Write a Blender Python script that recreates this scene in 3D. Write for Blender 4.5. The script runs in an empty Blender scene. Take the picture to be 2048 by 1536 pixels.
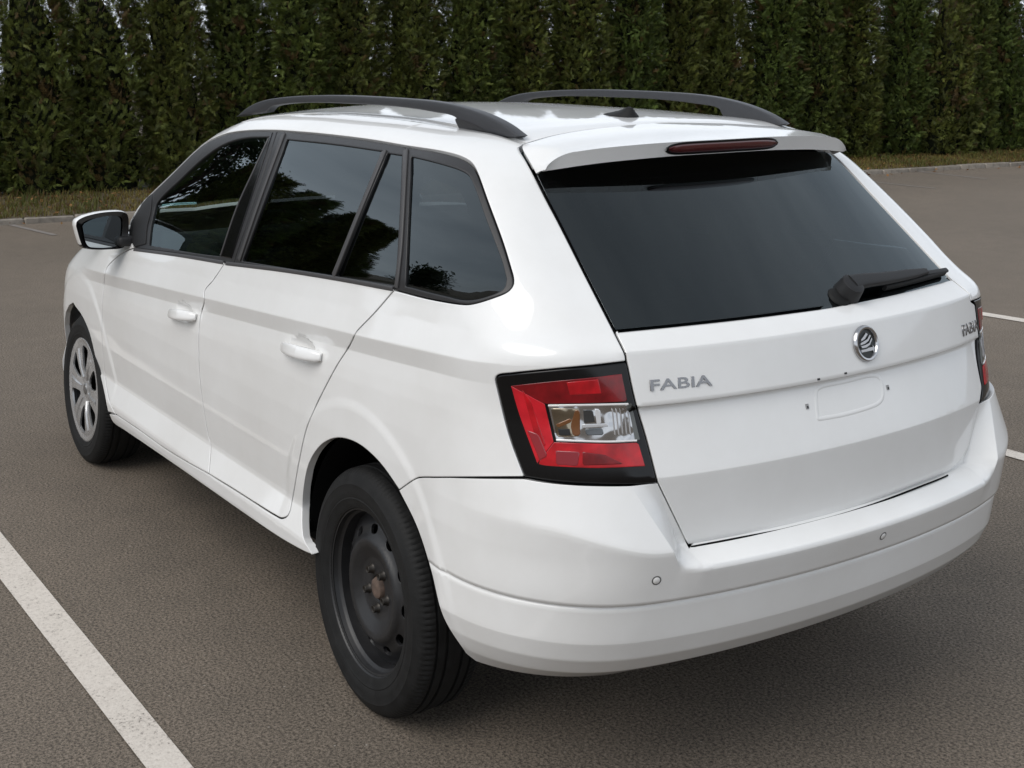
import bpy, bmesh, math, random
import numpy as np
from mathutils import Vector, Matrix
from mathutils.geometry import delaunay_2d_cdt
from mathutils.kdtree import KDTree
random.seed(7); RNG=np.random.default_rng(7)
scene=bpy.context.scene; COL=scene.collection
# ------------------------------------------------------------------ camera, sky, sun, exposure
CAM_F=2579.87556
cd=bpy.data.cameras.new('camera'); cam=bpy.data.objects.new('camera',cd); COL.objects.link(cam)
cd.sensor_width=36.0; cd.lens=CAM_F*36.0/2048; cd.clip_start=.05; cd.clip_end=600
cd.shift_y=-669.667063/2048
def cam_axes0(p=-.594956165,t=.0103742209,r=-.00693835594):
    cy,sy=math.cos(p),math.sin(p); ct,st=math.cos(t),math.sin(t)
    f=Vector((cy*ct,sy*ct,st)); rt=Vector((sy,-cy,0)); up=rt.cross(f)
    c,s=math.cos(r),math.sin(r); return c*rt+s*up,-s*rt+c*up,f
_rt,_up,_f=cam_axes0()
cam.matrix_world=Matrix(((_rt.x,_up.x,-_f.x,-2.90786704),(_rt.y,_up.y,-_f.y,2.31925956),(_rt.z,_up.z,-_f.z,1.62321871),(0,0,0,1)))
scene.camera=cam
SUN_EL,SUN_AZ=math.radians(47),math.radians(97)     # azimuth from +x towards +y: behind the camera, to the left
world=bpy.data.worlds.new('World'); scene.world=world; world.use_nodes=True
wt=world.node_tree; wt.nodes.clear()
def wn(t,**k):
    n=wt.nodes.new(t)
    for a,b in k.items(): setattr(n,a,b)
    return n
sky=wn('ShaderNodeTexSky',sky_type='NISHITA',sun_disc=False,sun_elevation=SUN_EL,sun_rotation=math.pi/2-SUN_AZ,air_density=1.0,dust_density=3.0,ozone_density=1.0)
tc=wn('ShaderNodeTexCoord'); mp=wn('ShaderNodeMapping'); mp.inputs['Scale'].default_value=(1.2,1.2,3.0)
nz=wn('ShaderNodeTexNoise'); nz.inputs['Scale'].default_value=1.7; nz.inputs['Detail'].default_value=5; nz.inputs['Roughness'].default_value=.55
cr=wn('ShaderNodeValToRGB'); cr.color_ramp.elements[0].position=.30; cr.color_ramp.elements[0].color=(6.3,7.0,7.9,1)
cr.color_ramp.elements[1].position=.72; cr.color_ramp.elements[1].color=(12.2,12.8,13.6,1)
mx=wn('ShaderNodeMix',data_type='RGBA'); mx.inputs['Factor'].default_value=.86
bg=wn('ShaderNodeBackground'); bg.inputs['Strength'].default_value=.078
wo=wn('ShaderNodeOutputWorld')
L=wt.links.new
sx=wn('ShaderNodeSeparateXYZ'); mr=wn('ShaderNodeMapRange'); mr.inputs['From Min'].default_value=.15; mr.inputs['From Max'].default_value=.95; mr.inputs['To Min'].default_value=1.12; mr.inputs['To Max'].default_value=.62
gm=wn('ShaderNodeMix',data_type='RGBA',blend_type='MULTIPLY'); gm.inputs['Factor'].default_value=1.0
L(tc.outputs['Generated'],sx.inputs[0]); L(sx.outputs['Z'],mr.inputs['Value']); L(mx.outputs['Result'],gm.inputs['A']); L(mr.outputs['Result'],gm.inputs['B'])
L(tc.outputs['Generated'],mp.inputs['Vector']); L(mp.outputs['Vector'],nz.inputs['Vector']); L(nz.outputs['Fac'],cr.inputs['Fac'])
L(sky.outputs['Color'],mx.inputs['A']); L(cr.outputs['Color'],mx.inputs['B']); L(gm.outputs['Result'],bg.inputs['Color']); L(bg.outputs['Background'],wo.inputs['Surface'])
sd=bpy.data.lights.new('sun','SUN'); sd.energy=1.5; sd.angle=math.radians(46); sd.color=(1,.965,.92)
sun=bpy.data.objects.new('sun',sd); COL.objects.link(sun)
sun.rotation_euler=Vector((-math.cos(SUN_EL)*math.cos(SUN_AZ),-math.cos(SUN_EL)*math.sin(SUN_AZ),-math.sin(SUN_EL))).to_track_quat('-Z','Y').to_euler()
scene.view_settings.view_transform='Standard'; scene.view_settings.look='None'; scene.view_settings.gamma=1; scene.view_settings.use_curve_mapping=False
scene.view_settings.exposure=.34
scene.render.engine='CYCLES'
scene.cycles.use_denoising=True
scene.cycles.max_bounces=8; scene.cycles.transparent_max_bounces=16; scene.cycles.caustics_reflective=False; scene.cycles.caustics_refractive=False

CAMP=dict(C=(-2.90786704,2.31925956,1.62321871),yaw=-.594956165,pitch=.0103742209,roll=-.00693835594,F=2579.87556,py=768-669.667063)
def cam_axes():
    p,t,r=CAMP['yaw'],CAMP['pitch'],CAMP['roll']
    cy,sy=np.cos(p),np.sin(p); ct,st=np.cos(t),np.sin(t)
    f=np.array([cy*ct,sy*ct,st]); rt=np.array([sy,-cy,0.]); up=np.cross(rt,f)
    c,s=np.cos(r),np.sin(r)
    return np.array(CAMP['C']),c*rt+s*up,-s*rt+c*up,f
def rays(px):
    C,rt,up,f=cam_axes(); px=np.atleast_2d(np.asarray(px,float))
    d=f+((px[:,:1]-1024)/CAMP['F'])*rt-((px[:,1:]-CAMP['py'])/CAMP['F'])*up
    return C,d/np.linalg.norm(d,axis=1)[:,None]
def project(P):
    C,rt,up,f=cam_axes(); d=np.asarray(P)-C; z=d@f
    return np.stack([1024+CAMP['F']*(d@rt)/z,CAMP['py']-CAMP['F']*(d@up)/z],-1)
def onpl(px,ax,v):
    C,d=rays(px); return C+((v-C[ax])/d[:,ax])[:,None]*d
G5=((-1.6,.12),(-.8,.23),(0,.3),(.8,.23),(1.6,.12))
def pls(t,n,r=.01):
    xs=[a for a,b in n]; ys=[b for a,b in n]
    return sum(w*np.interp(t+o*r,xs,ys) for o,w in G5)
def ss(a,b,x):
    t=np.clip((x-a)/(b-a),0,1); return t*t*(3-2*t)
def smin(a,b,k):
    h=np.maximum(k-np.abs(a-b),0)/k; return np.minimum(a,b)-h*h*k*.25
def zc(x): return .942-.0575*x          # shoulder crease
def zb(x): return 1.062-.058*x-.004*x*x # belt
HANDLES=((.332,.852),(1.247,.810))      # finger bowls behind the door handles
def y_side(x,z):
    dz=z-zc(x)
    low=pls(z,[(.0,.70),(.15,.73),(.20,.785),(.245,.820),(.275,.832),(.30,.838),(.335,.840),(.345,.8385),(.41,.814),(.425,.8145),(.48,.822),(.54,.829),(.60,.833),(.68,.8345),(.76,.832),(.84,.826),(1.2,.80)],.0014)
    lowr=pls(z,[(.0,.70),(.2,.76),(.28,.79),(.33,.815),(.36,.827),(.405,.838),(.484,.839),(.4865,.836),(.4895,.836),(.492,.842),(.6,.844),(.66,.842),(.72,.837),(.82,.828),(1.2,.80)],.0014)
    w=ss(-.28,-.42,x); low=low*(1-w)+lowr*w
    # crease: surface above it leans in, a short undercut below
    cr=pls(dz,[(-.30,0),(-.12,0.001),(-.085,-.001),(-.046,-.0055),(-.002,.0075),(.0,.0078),(.06,-.011),(.16,-.034),(.5,-.2)],.0012)
    fr=ss(-.72,-.25,x); cr=np.where(dz<0,cr*fr+(1-fr)*.0078*np.clip(1+dz/.30,0,1),cr)
    fade=ss(2.75,2.15,x)
    body=low+cr*fade+(1-fade)*np.interp(dz,[-.3,-.02,.12,.3],[0,0,-.05,-.2])
    t=np.clip((z-zb(x))/(1.40-zb(x)),-.5,1.6)
    gh=.79-.060*t-.072*t*np.abs(t)
    s=ss(-.03,.03,z-zb(x)+.0)
    y=body*(1-s)+gh*s
    # wheel arch flares
    for cx in (0.,2.47):
        r=np.hypot(x-cx,(z-.30)); y=y+.0042*ss(.482,.450,r)*ss(.30,.50,z)
    for hx,hz in HANDLES:
        e=((x-hx)/.082)**2+((z-hz+.003)/.031)**2; y=y-.026*np.clip(1-e,0,1)**1.1
    y=y-.055*np.clip(-.05-x,0,2)**2-.035*np.clip(x-1.9,0,3)**2
    y=y-.035*np.clip(x-.7,0,2)**2*ss(.95,1.4,z)   # glasshouse narrows to the front
    return y
def z_roof(x,y):
    c=pls(x,[(-1.2,1.22),(-.75,1.345),(-.42,1.432),(-.1,1.467),(.3,1.482),(.8,1.489),(1.1,1.484),(1.35,1.466),(1.6,1.418),(2.1,1.16),(2.36,1.02),(2.5,.985),(2.8,.94),(3.05,.87),(3.25,.76),(3.35,.6)],.06)
    return c-(.075+.07*ss(1.2,1.8,x))*y*y-.06*y**4
def bow(y): return .205*y*y+.26*y**6
def x_rear(y,z):     # tailgate family; the moulded lip belongs to the tailgate only
    c=pls(z,[(.0,-.80),(.55,-.862),(.60,-.872),(.745,-.886),(.887,-.846),(.892,-.862),(1.006,-.842),(1.042,-.786),(1.37,-.395),(1.6,-.12)],.0012)
    o=pls(z,[(.0,-.80),(.55,-.862),(.60,-.872),(.745,-.886),(.89,-.862),(1.006,-.842),(1.042,-.786),(1.37,-.395),(1.6,-.12)],.010)
    w=ss(.575,.615,np.abs(y)); return c*(1-w)+o*w+bow(y)
def x_bump(y,z):
    ay=np.abs(y)
    mid=pls(z,[(.15,-.60),(.28,-.74),(.32,-.815),(.36,-.856),(.405,-.880),(.484,-.899),(.4865,-.896),(.4895,-.896),(.492,-.907),(.556,-.932),(.566,-.930),(.589,-.881),(.5925,-.864),(.612,-.864),(.63,-.8705),(.745,-.8855),(.9,-.85)],.0012)
    zz=z-.05*ss(.56,.80,ay)*ss(.5,.6,z)
    cor=pls(zz,[(.15,-.60),(.28,-.74),(.32,-.815),(.36,-.856),(.405,-.880),(.484,-.899),(.4865,-.896),(.4895,-.896),(.492,-.907),(.598,-.937),(.606,-.938),(.614,-.936),(.75,-.886),(.9,-.85)],.0012)
    e=.485+.47*(np.clip(z,.57,.76)-.60)
    s=np.clip((ay-e)/.055,0,1)
    return mid*(1-s)+cor*s+bow(y)
def x_front(y,z):
    c=np.interp(z,[.1,.3,.5,.7,.9,1.2],[3.22,3.31,3.32,3.28,3.2,3.0]); return c-.30*y*y-.25*y**4
def F(P,kind='body'):
    x,y,z=P[...,0],P[...,1],P[...,2]; ay=np.abs(y)
    d1=(y_side(x,z)-ay)*.95
    if kind=='side': return d1
    if kind=='bump': d2=x-x_bump(y,z); k=.22
    elif kind=='gate': d2=x-x_rear(y,z); k=.02
    else: d2=(x-x_rear(y,z)); k=.13+.10*ss(1.02,.85,z)
    d2=d2*(1-.34*ss(1.0,1.1,z))
    f=smin(d1,d2,k)
    if kind!='bump':
        d3=(z_roof(x,y)-z)*np.where(x>1.5,.85,1.0); f=smin(f,d3,.09)
    d4=x_front(y,z)-x
    return smin(f,d4,.28)
def hit(O,D,t0,t1,kind='body',outside=True,n=90):
    """outside: first crossing from outside to inside; else the reverse"""
    O=np.broadcast_to(O,D.shape); ts=np.linspace(t0,t1,n)
    lo=np.full(len(D),np.nan); hi=np.full(len(D),np.nan); done=np.zeros(len(D),bool)
    sg=1 if outside else -1
    prev=sg*F(O+ts[0]*D,kind)
    for a,b in zip(ts[:-1],ts[1:]):
        cur=sg*F(O+b*D,kind); m=(~done)&(prev<0)&(cur>=0); lo[m]=a; hi[m]=b; done|=m; prev=cur
    for _ in range(26):
        mid=.5*(lo+hi); v=sg*F(O+mid[:,None]*D,kind); g=v<0; lo=np.where(g,mid,lo); hi=np.where(g,hi,mid)
    return O+(.5*(lo+hi))[:,None]*D,done
def grad(P,kind='body',h=.0005):
    g=np.zeros_like(P)
    for i in range(3):
        e=np.zeros(3); e[i]=h; g[:,i]=F(P-e,kind)-F(P+e,kind)
    return g/np.maximum(np.linalg.norm(g,axis=1),1e-9)[:,None]
XC,R=-.05,.85
def uz_to_ray(uz):
    u,z=uz[:,0],uz[:,1]; a=np.clip(-u/R,0,np.pi)
    O=np.stack([XC+np.maximum(u,0),0*u,z],-1); D=np.stack([-np.sin(a),np.cos(a),0*u],-1)
    return O,D
def lift(uz,kind='body'):
    O,D=uz_to_ray(np.asarray(uz,float)); return hit(O,D,.02,1.5,kind,False,30)
def to_uz(P):
    x,y,z=P[:,0],P[:,1],P[:,2]
    u=np.where(x>XC,x-XC,-R*np.arctan2(XC-x,y)); return np.stack([u,z],-1)
def trace(px,kind='body'):
    C,d=rays(px); P,ok=hit(C,d,2.,7.2,kind,True,120); return P,ok
# ------------------------------------------------------------------ helpers
def mat(name,base=(.8,.8,.8),rough=.5,metal=0.,coat=0.,spec=.5,**k):
    m=bpy.data.materials.new(name); m.use_nodes=True; b=m.node_tree.nodes['Principled BSDF']
    b.inputs['Base Color'].default_value=(*base,1); b.inputs['Roughness'].default_value=rough; b.inputs['Metallic'].default_value=metal
    b.inputs['Coat Weight'].default_value=coat; b.inputs['Coat Roughness'].default_value=k.get('coat_rough',.03); b.inputs['Specular IOR Level'].default_value=spec
    if k.get('noise'):            # grain: slight colour and roughness variation + fine relief
        sc_,amt,bump=k['noise']; nt=m.node_tree
        t=nt.nodes.new('ShaderNodeTexCoord'); n=nt.nodes.new('ShaderNodeTexNoise'); n.inputs['Scale'].default_value=sc_; n.inputs['Detail'].default_value=6
        r=nt.nodes.new('ShaderNodeValToRGB'); e=r.color_ramp.elements
        e[0].position=.3; e[1].position=.7; e[0].color=(*[c*(1-amt) for c in base],1); e[1].color=(*[min(1,c*(1+amt)) for c in base],1)
        nt.links.new(t.outputs['Object'],n.inputs['Vector']); nt.links.new(n.outputs['Fac'],r.inputs['Fac']); nt.links.new(r.outputs['Color'],b.inputs['Base Color'])
        mr=nt.nodes.new('ShaderNodeMapRange'); mr.inputs['To Min'].default_value=max(0,rough-.08); mr.inputs['To Max'].default_value=min(1,rough+.08)
        nt.links.new(n.outputs['Fac'],mr.inputs['Value']); nt.links.new(mr.outputs['Result'],b.inputs['Roughness'])
        if bump:
            bp=nt.nodes.new('ShaderNodeBump'); bp.inputs['Strength'].default_value=bump; bp.inputs['Distance'].default_value=.002
            n2=nt.nodes.new('ShaderNodeTexNoise'); n2.inputs['Scale'].default_value=sc_*6; n2.inputs['Detail'].default_value=3
            nt.links.new(t.outputs['Object'],n2.inputs['Vector']); nt.links.new(n2.outputs['Fac'],bp.inputs['Height']); nt.links.new(bp.outputs['Normal'],b.inputs['Normal'])
    return m
def mobj(name,v,f,m,parent=None,nrm=None,smooth=True):
    me=bpy.data.meshes.new(name); me.from_pydata([tuple(map(float,p)) for p in v],[],[tuple(map(int,q)) for q in f]); me.update()
    if m is not None: me.materials.append(m)
    if smooth: me.polygons.foreach_set('use_smooth',[True]*len(me.polygons))
    if nrm is not None: me.normals_split_custom_set_from_vertices([tuple(map(float,q)) for q in nrm])
    o=bpy.data.objects.new(name,me); COL.objects.link(o)
    if parent is not None: o.parent=parent
    return o
def bobj(name,bm,m,parent=None,smooth=False,angle=None):
    me=bpy.data.meshes.new(name); bm.normal_update(); bm.to_mesh(me); bm.free()
    if m is not None: me.materials.append(m)
    if smooth or angle:
        me.polygons.foreach_set('use_smooth',[True]*len(me.polygons))
        if angle: me.set_sharp_from_angle(angle=math.radians(angle))
    o=bpy.data.objects.new(name,me); COL.objects.link(o)
    if parent is not None: o.parent=parent
    return o
def empty(name,loc=(0,0,0),parent=None):
    o=bpy.data.objects.new(name,None); COL.objects.link(o); o.location=loc; o.empty_display_size=.2
    if parent is not None: o.parent=parent
    return o
def tag(o,label=None,cat=None,group=None,kind=None):
    if label: o['label']=label
    if cat: o['category']=cat
    if group: o['group']=group
    if kind: o['kind']=kind
    return o
def mirror(o,parent=None,name=None):
    """a copy of a part on the other side of the car, its mesh reflected in y"""
    me=o.data.copy(); n=len(me.vertices)
    nr=np.empty(len(me.loops)*3,dtype=np.float32); has=me.has_custom_normals
    if has:
        nr=np.array([tuple(c.vector) for c in me.corner_normals])
        lv=np.empty(len(me.loops),dtype=np.int32); me.loops.foreach_get('vertex_index',lv)
        vn=np.zeros((n,3)); vn[lv]=nr; vn[:,1]*=-1
    me.transform(Matrix.Scale(-1,4,(0,1,0))); me.flip_normals()
    if has: me.normals_split_custom_set_from_vertices([tuple(map(float,q)) for q in vn])
    c=bpy.data.objects.new(name or o.name.split('.')[0],me); COL.objects.link(c); c.parent=parent if parent is not None else o.parent
    for k in ('label',):
        if k in o: c[k]=o[k]
    return c
def cat_rom(p,step):
    p=np.asarray(p,float)
    if len(p)==2:
        n=max(1,int(np.ceil(np.linalg.norm(p[1]-p[0])/step))); return p[0]+(p[1]-p[0])*np.linspace(0,1,n+1)[:,None]
    q=np.vstack([2*p[0]-p[1],p,2*p[-1]-p[-2]]); out=[p[:1]]
    for i in range(1,len(q)-2):
        a,b,c,d=q[i-1:i+3]; t1=np.linalg.norm(b-a)**.5+1e-9; t2=t1+np.linalg.norm(c-b)**.5+1e-9; t3=t2+np.linalg.norm(d-c)**.5+1e-9
        n=max(1,int(np.ceil(np.linalg.norm(c-b)/step))); t=(t1+(t2-t1)*np.arange(1,n+1)/n)[:,None]
        A1=(t1-t)/t1*a+t/t1*b; A2=(t2-t)/(t2-t1)*b+(t-t1)/(t2-t1)*c; A3=(t3-t)/(t3-t2)*c+(t-t2)/(t3-t2)*d
        B1=(t2-t)/t2*A1+t/t2*A2; B2=(t3-t)/(t3-t1)*A2+(t-t1)/(t3-t1)*A3
        out.append((t2-t)/(t2-t1)*B1+(t-t1)/(t2-t1)*B2)
    return np.vstack(out)
def C_(pts,kind='body',step=4.0):
    """a curve seen in the photograph, put on the car's surface: dense (u,z) points"""
    P,ok=trace(cat_rom(pts,step),kind); return to_uz(P[ok])
def U_(pts,step=.008): return cat_rom(pts,step)
def loop(*cs): 
    out=[]
    for c in cs:
        c=np.asarray(c,float)
        if out and np.linalg.norm(out[-1][-1]-c[0])<2e-3: c=c[1:]
        if len(c): out.append(c)
    p=np.vstack(out)
    if np.linalg.norm(p[0]-p[-1])<2e-3: p=p[:-1]
    return p
def area2(p): x,y=p[:,0],p[:,1]; return np.sum(x*np.roll(y,-1)-np.roll(x,-1)*y)
def resample(p,seg):
    q=np.vstack([p,p[:1]]); d=np.linalg.norm(np.diff(q,axis=0),axis=1)
    # keep sharp corners, thin out points that are too close, split long edges
    out=[]
    for i in range(len(p)):
        a,b=q[i],q[i+1]; n=max(1,int(np.ceil(d[i]/seg))); out.append(a+(b-a)*(np.arange(n)/n)[:,None])
    p=np.vstack(out); keep=[0]
    for i in range(1,len(p)):
        if np.linalg.norm(p[i]-p[keep[-1]])>seg*.45: keep.append(i)
    if np.linalg.norm(p[keep[-1]]-p[0])<seg*.4: keep.pop()
    return p[keep]
def inset(p,d):
    e=np.roll(p,-1,0)-p; e/=np.linalg.norm(e,axis=1)[:,None]+1e-12
    n=np.stack([-e[:,1],e[:,0]],-1); m=n+np.roll(n,1,0); m/=np.linalg.norm(m,axis=1)[:,None]+1e-9
    c=np.clip((m*n).sum(1),.5,1); return p+m*(d/c)[:,None]
def inside(pts,poly):
    r=np.zeros(len(pts),bool); a=poly; b=np.roll(poly,-1,0)
    for s in range(0,len(pts),4000):
        x=pts[s:s+4000,0][:,None]; y=pts[s:s+4000,1][:,None]
        cnd=(a[:,1]>y)!=(b[:,1]>y)
        xi=(b[:,0]-a[:,0])*(y-a[:,1])/(b[:,1]-a[:,1]+1e-15)+a[:,0]
        r[s:s+4000]=(np.sum(cnd&(x<xi),axis=1)%2)==1
    return r
def far_from(pts,bd,d):
    t=KDTree(len(bd))
    for i,p in enumerate(bd): t.insert((float(p[0]),float(p[1]),0.),i)
    t.balance(); return np.array([t.find((float(a),float(b),0.))[2]>d for a,b in pts],bool)
def triangulate(loops,sp,extra=None):
    """extra: crease lines (polylines) that the triangles must follow"""
    outer=loops[0]; lo,hi=outer.min(0),outer.max(0); bd=np.vstack(loops)
    gx,gy=np.meshgrid(np.arange(lo[0]+sp*.5,hi[0],sp),np.arange(lo[1]+sp*.5,hi[1],sp)); gx[1::2]+=sp*.5
    g=np.stack([gx.ravel(),gy.ravel()],-1)
    def keep(q,d):
        m=(q>=lo).all(1)&(q<=hi).all(1); i=np.where(m)[0]
        if len(i): 
            k=inside(q[i],outer)
            for h in loops[1:]: k&=~inside(q[i],h)
            i=i[k]
        if len(i): i=i[far_from(q[i],bd,d)]
        m[:]=False; m[i]=True; return m
    pts=[];pe=[];o=len(bd); taken=np.zeros((0,2))
    for pl_ in (extra or []):
        m=keep(pl_,sp*.30)
        if len(taken) and m.any(): i=np.where(m)[0]; m[i]=far_from(pl_[i],taken,.0012)
        idx=np.full(len(pl_),-1); idx[m]=o+np.arange(m.sum())
        for i in range(len(pl_)-1):
            if idx[i]>=0 and idx[i+1]>=0: pe.append((int(idx[i]),int(idx[i+1])))
        pts.append(pl_[m]); o+=int(m.sum()); taken=np.vstack([taken,pl_[m]])
    g=g[keep(g,sp*.5)]
    if len(taken) and len(g): g=g[far_from(g,taken,sp*.45)]
    v=np.vstack([bd]+pts+[g]); ed=list(pe); o=0
    for l in loops: n=len(l); ed+=[(o+i,o+(i+1)%n) for i in range(n)]; o+=n
    V,E_,Fc,ov,_,_=delaunay_2d_cdt([Vector((float(a),float(b))) for a,b in v],ed,[],0,1e-7)
    V=np.array([tuple(a) for a in V]); Fc=np.array([tuple(f) for f in Fc]); c=V[Fc].mean(1)
    k=inside(c,outer)
    for h in loops[1:]: k&=~inside(c,h)
    first=[-1]*len(v)
    for i,l in enumerate(ov):
        for j in l:
            if first[j]<0: first[j]=i
    return V,Fc[k],first
def surf(name,lp,m,parent,kind='body',holes=(),sp=.012,gap=.0016,lip=.014,off=0.,edge=.0028,drop=.0009,liftfn=None,gradfn=None,extra=None,lipdir=None,both=False,vmin=None):
    """one panel: a piece of the car's surface inside lp (and outside holes), inset by half the shut gap, with a rolled edge and a returned flange"""
    liftfn=liftfn or (lambda q:lift(q,kind)); gradfn=gradfn or (lambda P:grad(P,kind))
    L_=[]
    for i,l in enumerate((lp,)+tuple(holes)):
        if area2(l)<0: l=l[::-1]
        l=resample(l,sp*.75); d=gap if i==0 else -gap
        L_.append((l,1 if i==0 else -1))
    A=[inset(l,s*gap) for l,s in L_]; B=[inset(l,s*(gap+edge)) for l,s in L_]
    V,T,first=triangulate(B,sp,extra)
    P,ok=liftfn(V); T=T[ok[T].all(1)]
    N=gradfn(np.where(ok[:,None],P,0.)); P=P+off*N; nv=len(V)
    tri=P[T]; fl=((np.cross(tri[:,1]-tri[:,0],tri[:,2]-tri[:,0])*N[T].mean(1)).sum(1)<0); T[fl]=T[fl][:,::-1]
    verts=[P]; nrm=[N]; faces=[tuple(t) for t in T]; base=nv; o=0
    for (a,(l,s)) in zip(A,L_):
        n=len(a); PA,okA=liftfn(a); bi=np.array(first[o:o+n]); o+=n
        PA[~okA]=P[bi][~okA]
        NA=N[bi]; PB=P[bi]; PA=PA+off*NA-drop*NA
        out=PA-PB; out-=(out*NA).sum(1)[:,None]*NA; out/=np.linalg.norm(out,axis=1)[:,None]+1e-9
        n1=NA*.75+out*.66
        ld=-NA if lipdir is None else np.broadcast_to(np.asarray(lipdir,float),NA.shape)
        PL=PA+ld*lip
        verts+=[PA,PA.copy(),PL]; nrm+=[n1,out,out]
        for i in range(n):
            j=(i+1)%n; good=okA[i] and okA[j] and ok[bi[i]] and ok[bi[j]]
            if not good: continue
            q1=(bi[i],base+i,base+j,bi[j]); q2=(base+n+i,base+2*n+i,base+2*n+j,base+n+j)
            p=np.vstack(verts)if False else None
            faces+= [q1,q2] if s>0 else [q1,q2]
        base+=3*n
    verts=np.vstack(verts); nrm=np.vstack(nrm)
    ff=[]
    for f in faces[len(T):]:
        a,b,c,d=f; nn=np.cross(verts[c]-verts[a],verts[d]-verts[b]); ff.append(f if nn@(nrm[a]+nrm[b]+nrm[c]+nrm[d])>0 else f[::-1])
    bad=~np.isfinite(verts).all(1); verts[bad]=0; nrm[~np.isfinite(nrm).all(1)]=(0,0,1)
    faces=faces[:len(T)]+ff
    used=np.zeros(len(verts),bool)
    for f in faces: used[list(f)]=True
    idx=np.cumsum(used)-1
    ob=mobj(name,verts[used],[tuple(idx[list(f)]) for f in faces],m,parent,nrm[used])
    return (ob,mirror(ob)) if both else ob
def lathe(prof,seg,cx=0,axis='y',closed=False):
    """rings around the y axis; prof = (radius, y)"""
    prof=np.asarray(prof,float); a=np.linspace(0,2*np.pi,seg,endpoint=False)
    v=np.stack([prof[None,:,0]*np.cos(a)[:,None],np.broadcast_to(prof[None,:,1],(seg,len(prof))),prof[None,:,0]*np.sin(a)[:,None]],-1)
    n=len(prof); f=[]
    for i in range(seg):
        j=(i+1)%seg
        for k in range(n-1 if not closed else n):
            l=(k+1)%n; f.append((i*n+k,i*n+l,j*n+l,j*n+k))
    return v.reshape(-1,3),f
def sweep(path,prof,ups=None,cap=True,scale=None):
    """prof (a,b) swept along path; a along side, b along up"""
    path=np.asarray(path,float); prof=np.asarray(prof,float); n=len(path); m=len(prof)
    t=np.gradient(path,axis=0); t/=np.linalg.norm(t,axis=1)[:,None]
    up=np.asarray(ups,float) if ups is not None else np.broadcast_to(np.array([0,0,1.]),path.shape)
    if up.ndim==1: up=np.broadcast_to(up,path.shape)
    sd=np.cross(t,up); sd/=np.linalg.norm(sd,axis=1)[:,None]; up=np.cross(sd,t)
    sc_=np.ones((n,2)) if scale is None else np.asarray(scale,float)
    v=path[:,None,:]+sd[:,None,:]*(prof[None,:,0]*sc_[:,:1])[...,None]+up[:,None,:]*(prof[None,:,1]*sc_[:,1:])[...,None]
    f=[]
    for i in range(n-1):
        for k in range(m):
            l=(k+1)%m; f.append((i*m+k,i*m+l,(i+1)*m+l,(i+1)*m+k))
    if cap: f+=[tuple(range(m))[::-1],tuple((n-1)*m+k for k in range(m))]
    return v.reshape(-1,3),f
def rrect(w,h,r,n=4):
    o=[]
    for cx,cy,a0 in ((w/2-r,h/2-r,0),(-w/2+r,h/2-r,90),(-w/2+r,-h/2+r,180),(w/2-r,-h/2+r,270)):
        for k in range(n+1):
            a=math.radians(a0+90*k/n); o.append((cx+r*math.cos(a),cy+r*math.sin(a)))
    return o
def fixn(o,angle=35):
    bm=bmesh.new(); bm.from_mesh(o.data); bmesh.ops.recalc_face_normals(bm,faces=bm.faces); bm.to_mesh(o.data); bm.free()
    o.data.set_sharp_from_angle(angle=math.radians(angle)); return o
def rbox(name,loc,size,r,m,parent,rot=None,seg=3):
    bm=bmesh.new(); bmesh.ops.create_cube(bm,size=1)
    bmesh.ops.scale(bm,vec=size,verts=bm.verts)
    if r>0: bmesh.ops.bevel(bm,geom=bm.edges[:],offset=r,segments=seg,affect='EDGES',profile=.5)
    if rot is not None: bmesh.ops.transform(bm,matrix=rot,verts=bm.verts)
    bmesh.ops.translate(bm,vec=loc,verts=bm.verts)
    return bobj(name,bm,m,parent,angle=40)
# ------------------------------------------------------------------ materials of the car
def paint_mat():
    m=mat('white_paint',(.80,.80,.79),.34,0,.9,.4,coat_rough=.02); nt=m.node_tree; b=nt.nodes['Principled BSDF']
    t=nt.nodes.new('ShaderNodeTexCoord'); n=nt.nodes.new('ShaderNodeTexNoise'); n.inputs['Scale'].default_value=2.2; n.inputs['Detail'].default_value=7; n.inputs['Roughness'].default_value=.65
    r=nt.nodes.new('ShaderNodeValToRGB'); r.color_ramp.elements[0].position=.28; r.color_ramp.elements[0].color=(.735,.73,.715,1); r.color_ramp.elements[1].position=.6; r.color_ramp.elements[1].color=(.80,.80,.792,1)
    nt.links.new(t.outputs['Object'],n.inputs['Vector']); nt.links.new(n.outputs['Fac'],r.inputs['Fac']); nt.links.new(r.outputs['Color'],b.inputs['Base Color'])
    n2=nt.nodes.new('ShaderNodeTexNoise'); n2.inputs['Scale'].default_value=420; n2.inputs['Detail'].default_value=1
    bp=nt.nodes.new('ShaderNodeBump'); bp.inputs['Strength'].default_value=.012; bp.inputs['Distance'].default_value=.001
    nt.links.new(t.outputs['Object'],n2.inputs['Vector']); nt.links.new(n2.outputs['Fac'],bp.inputs['Height']); nt.links.new(bp.outputs['Normal'],b.inputs['Coat Normal'])
    return m
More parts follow.
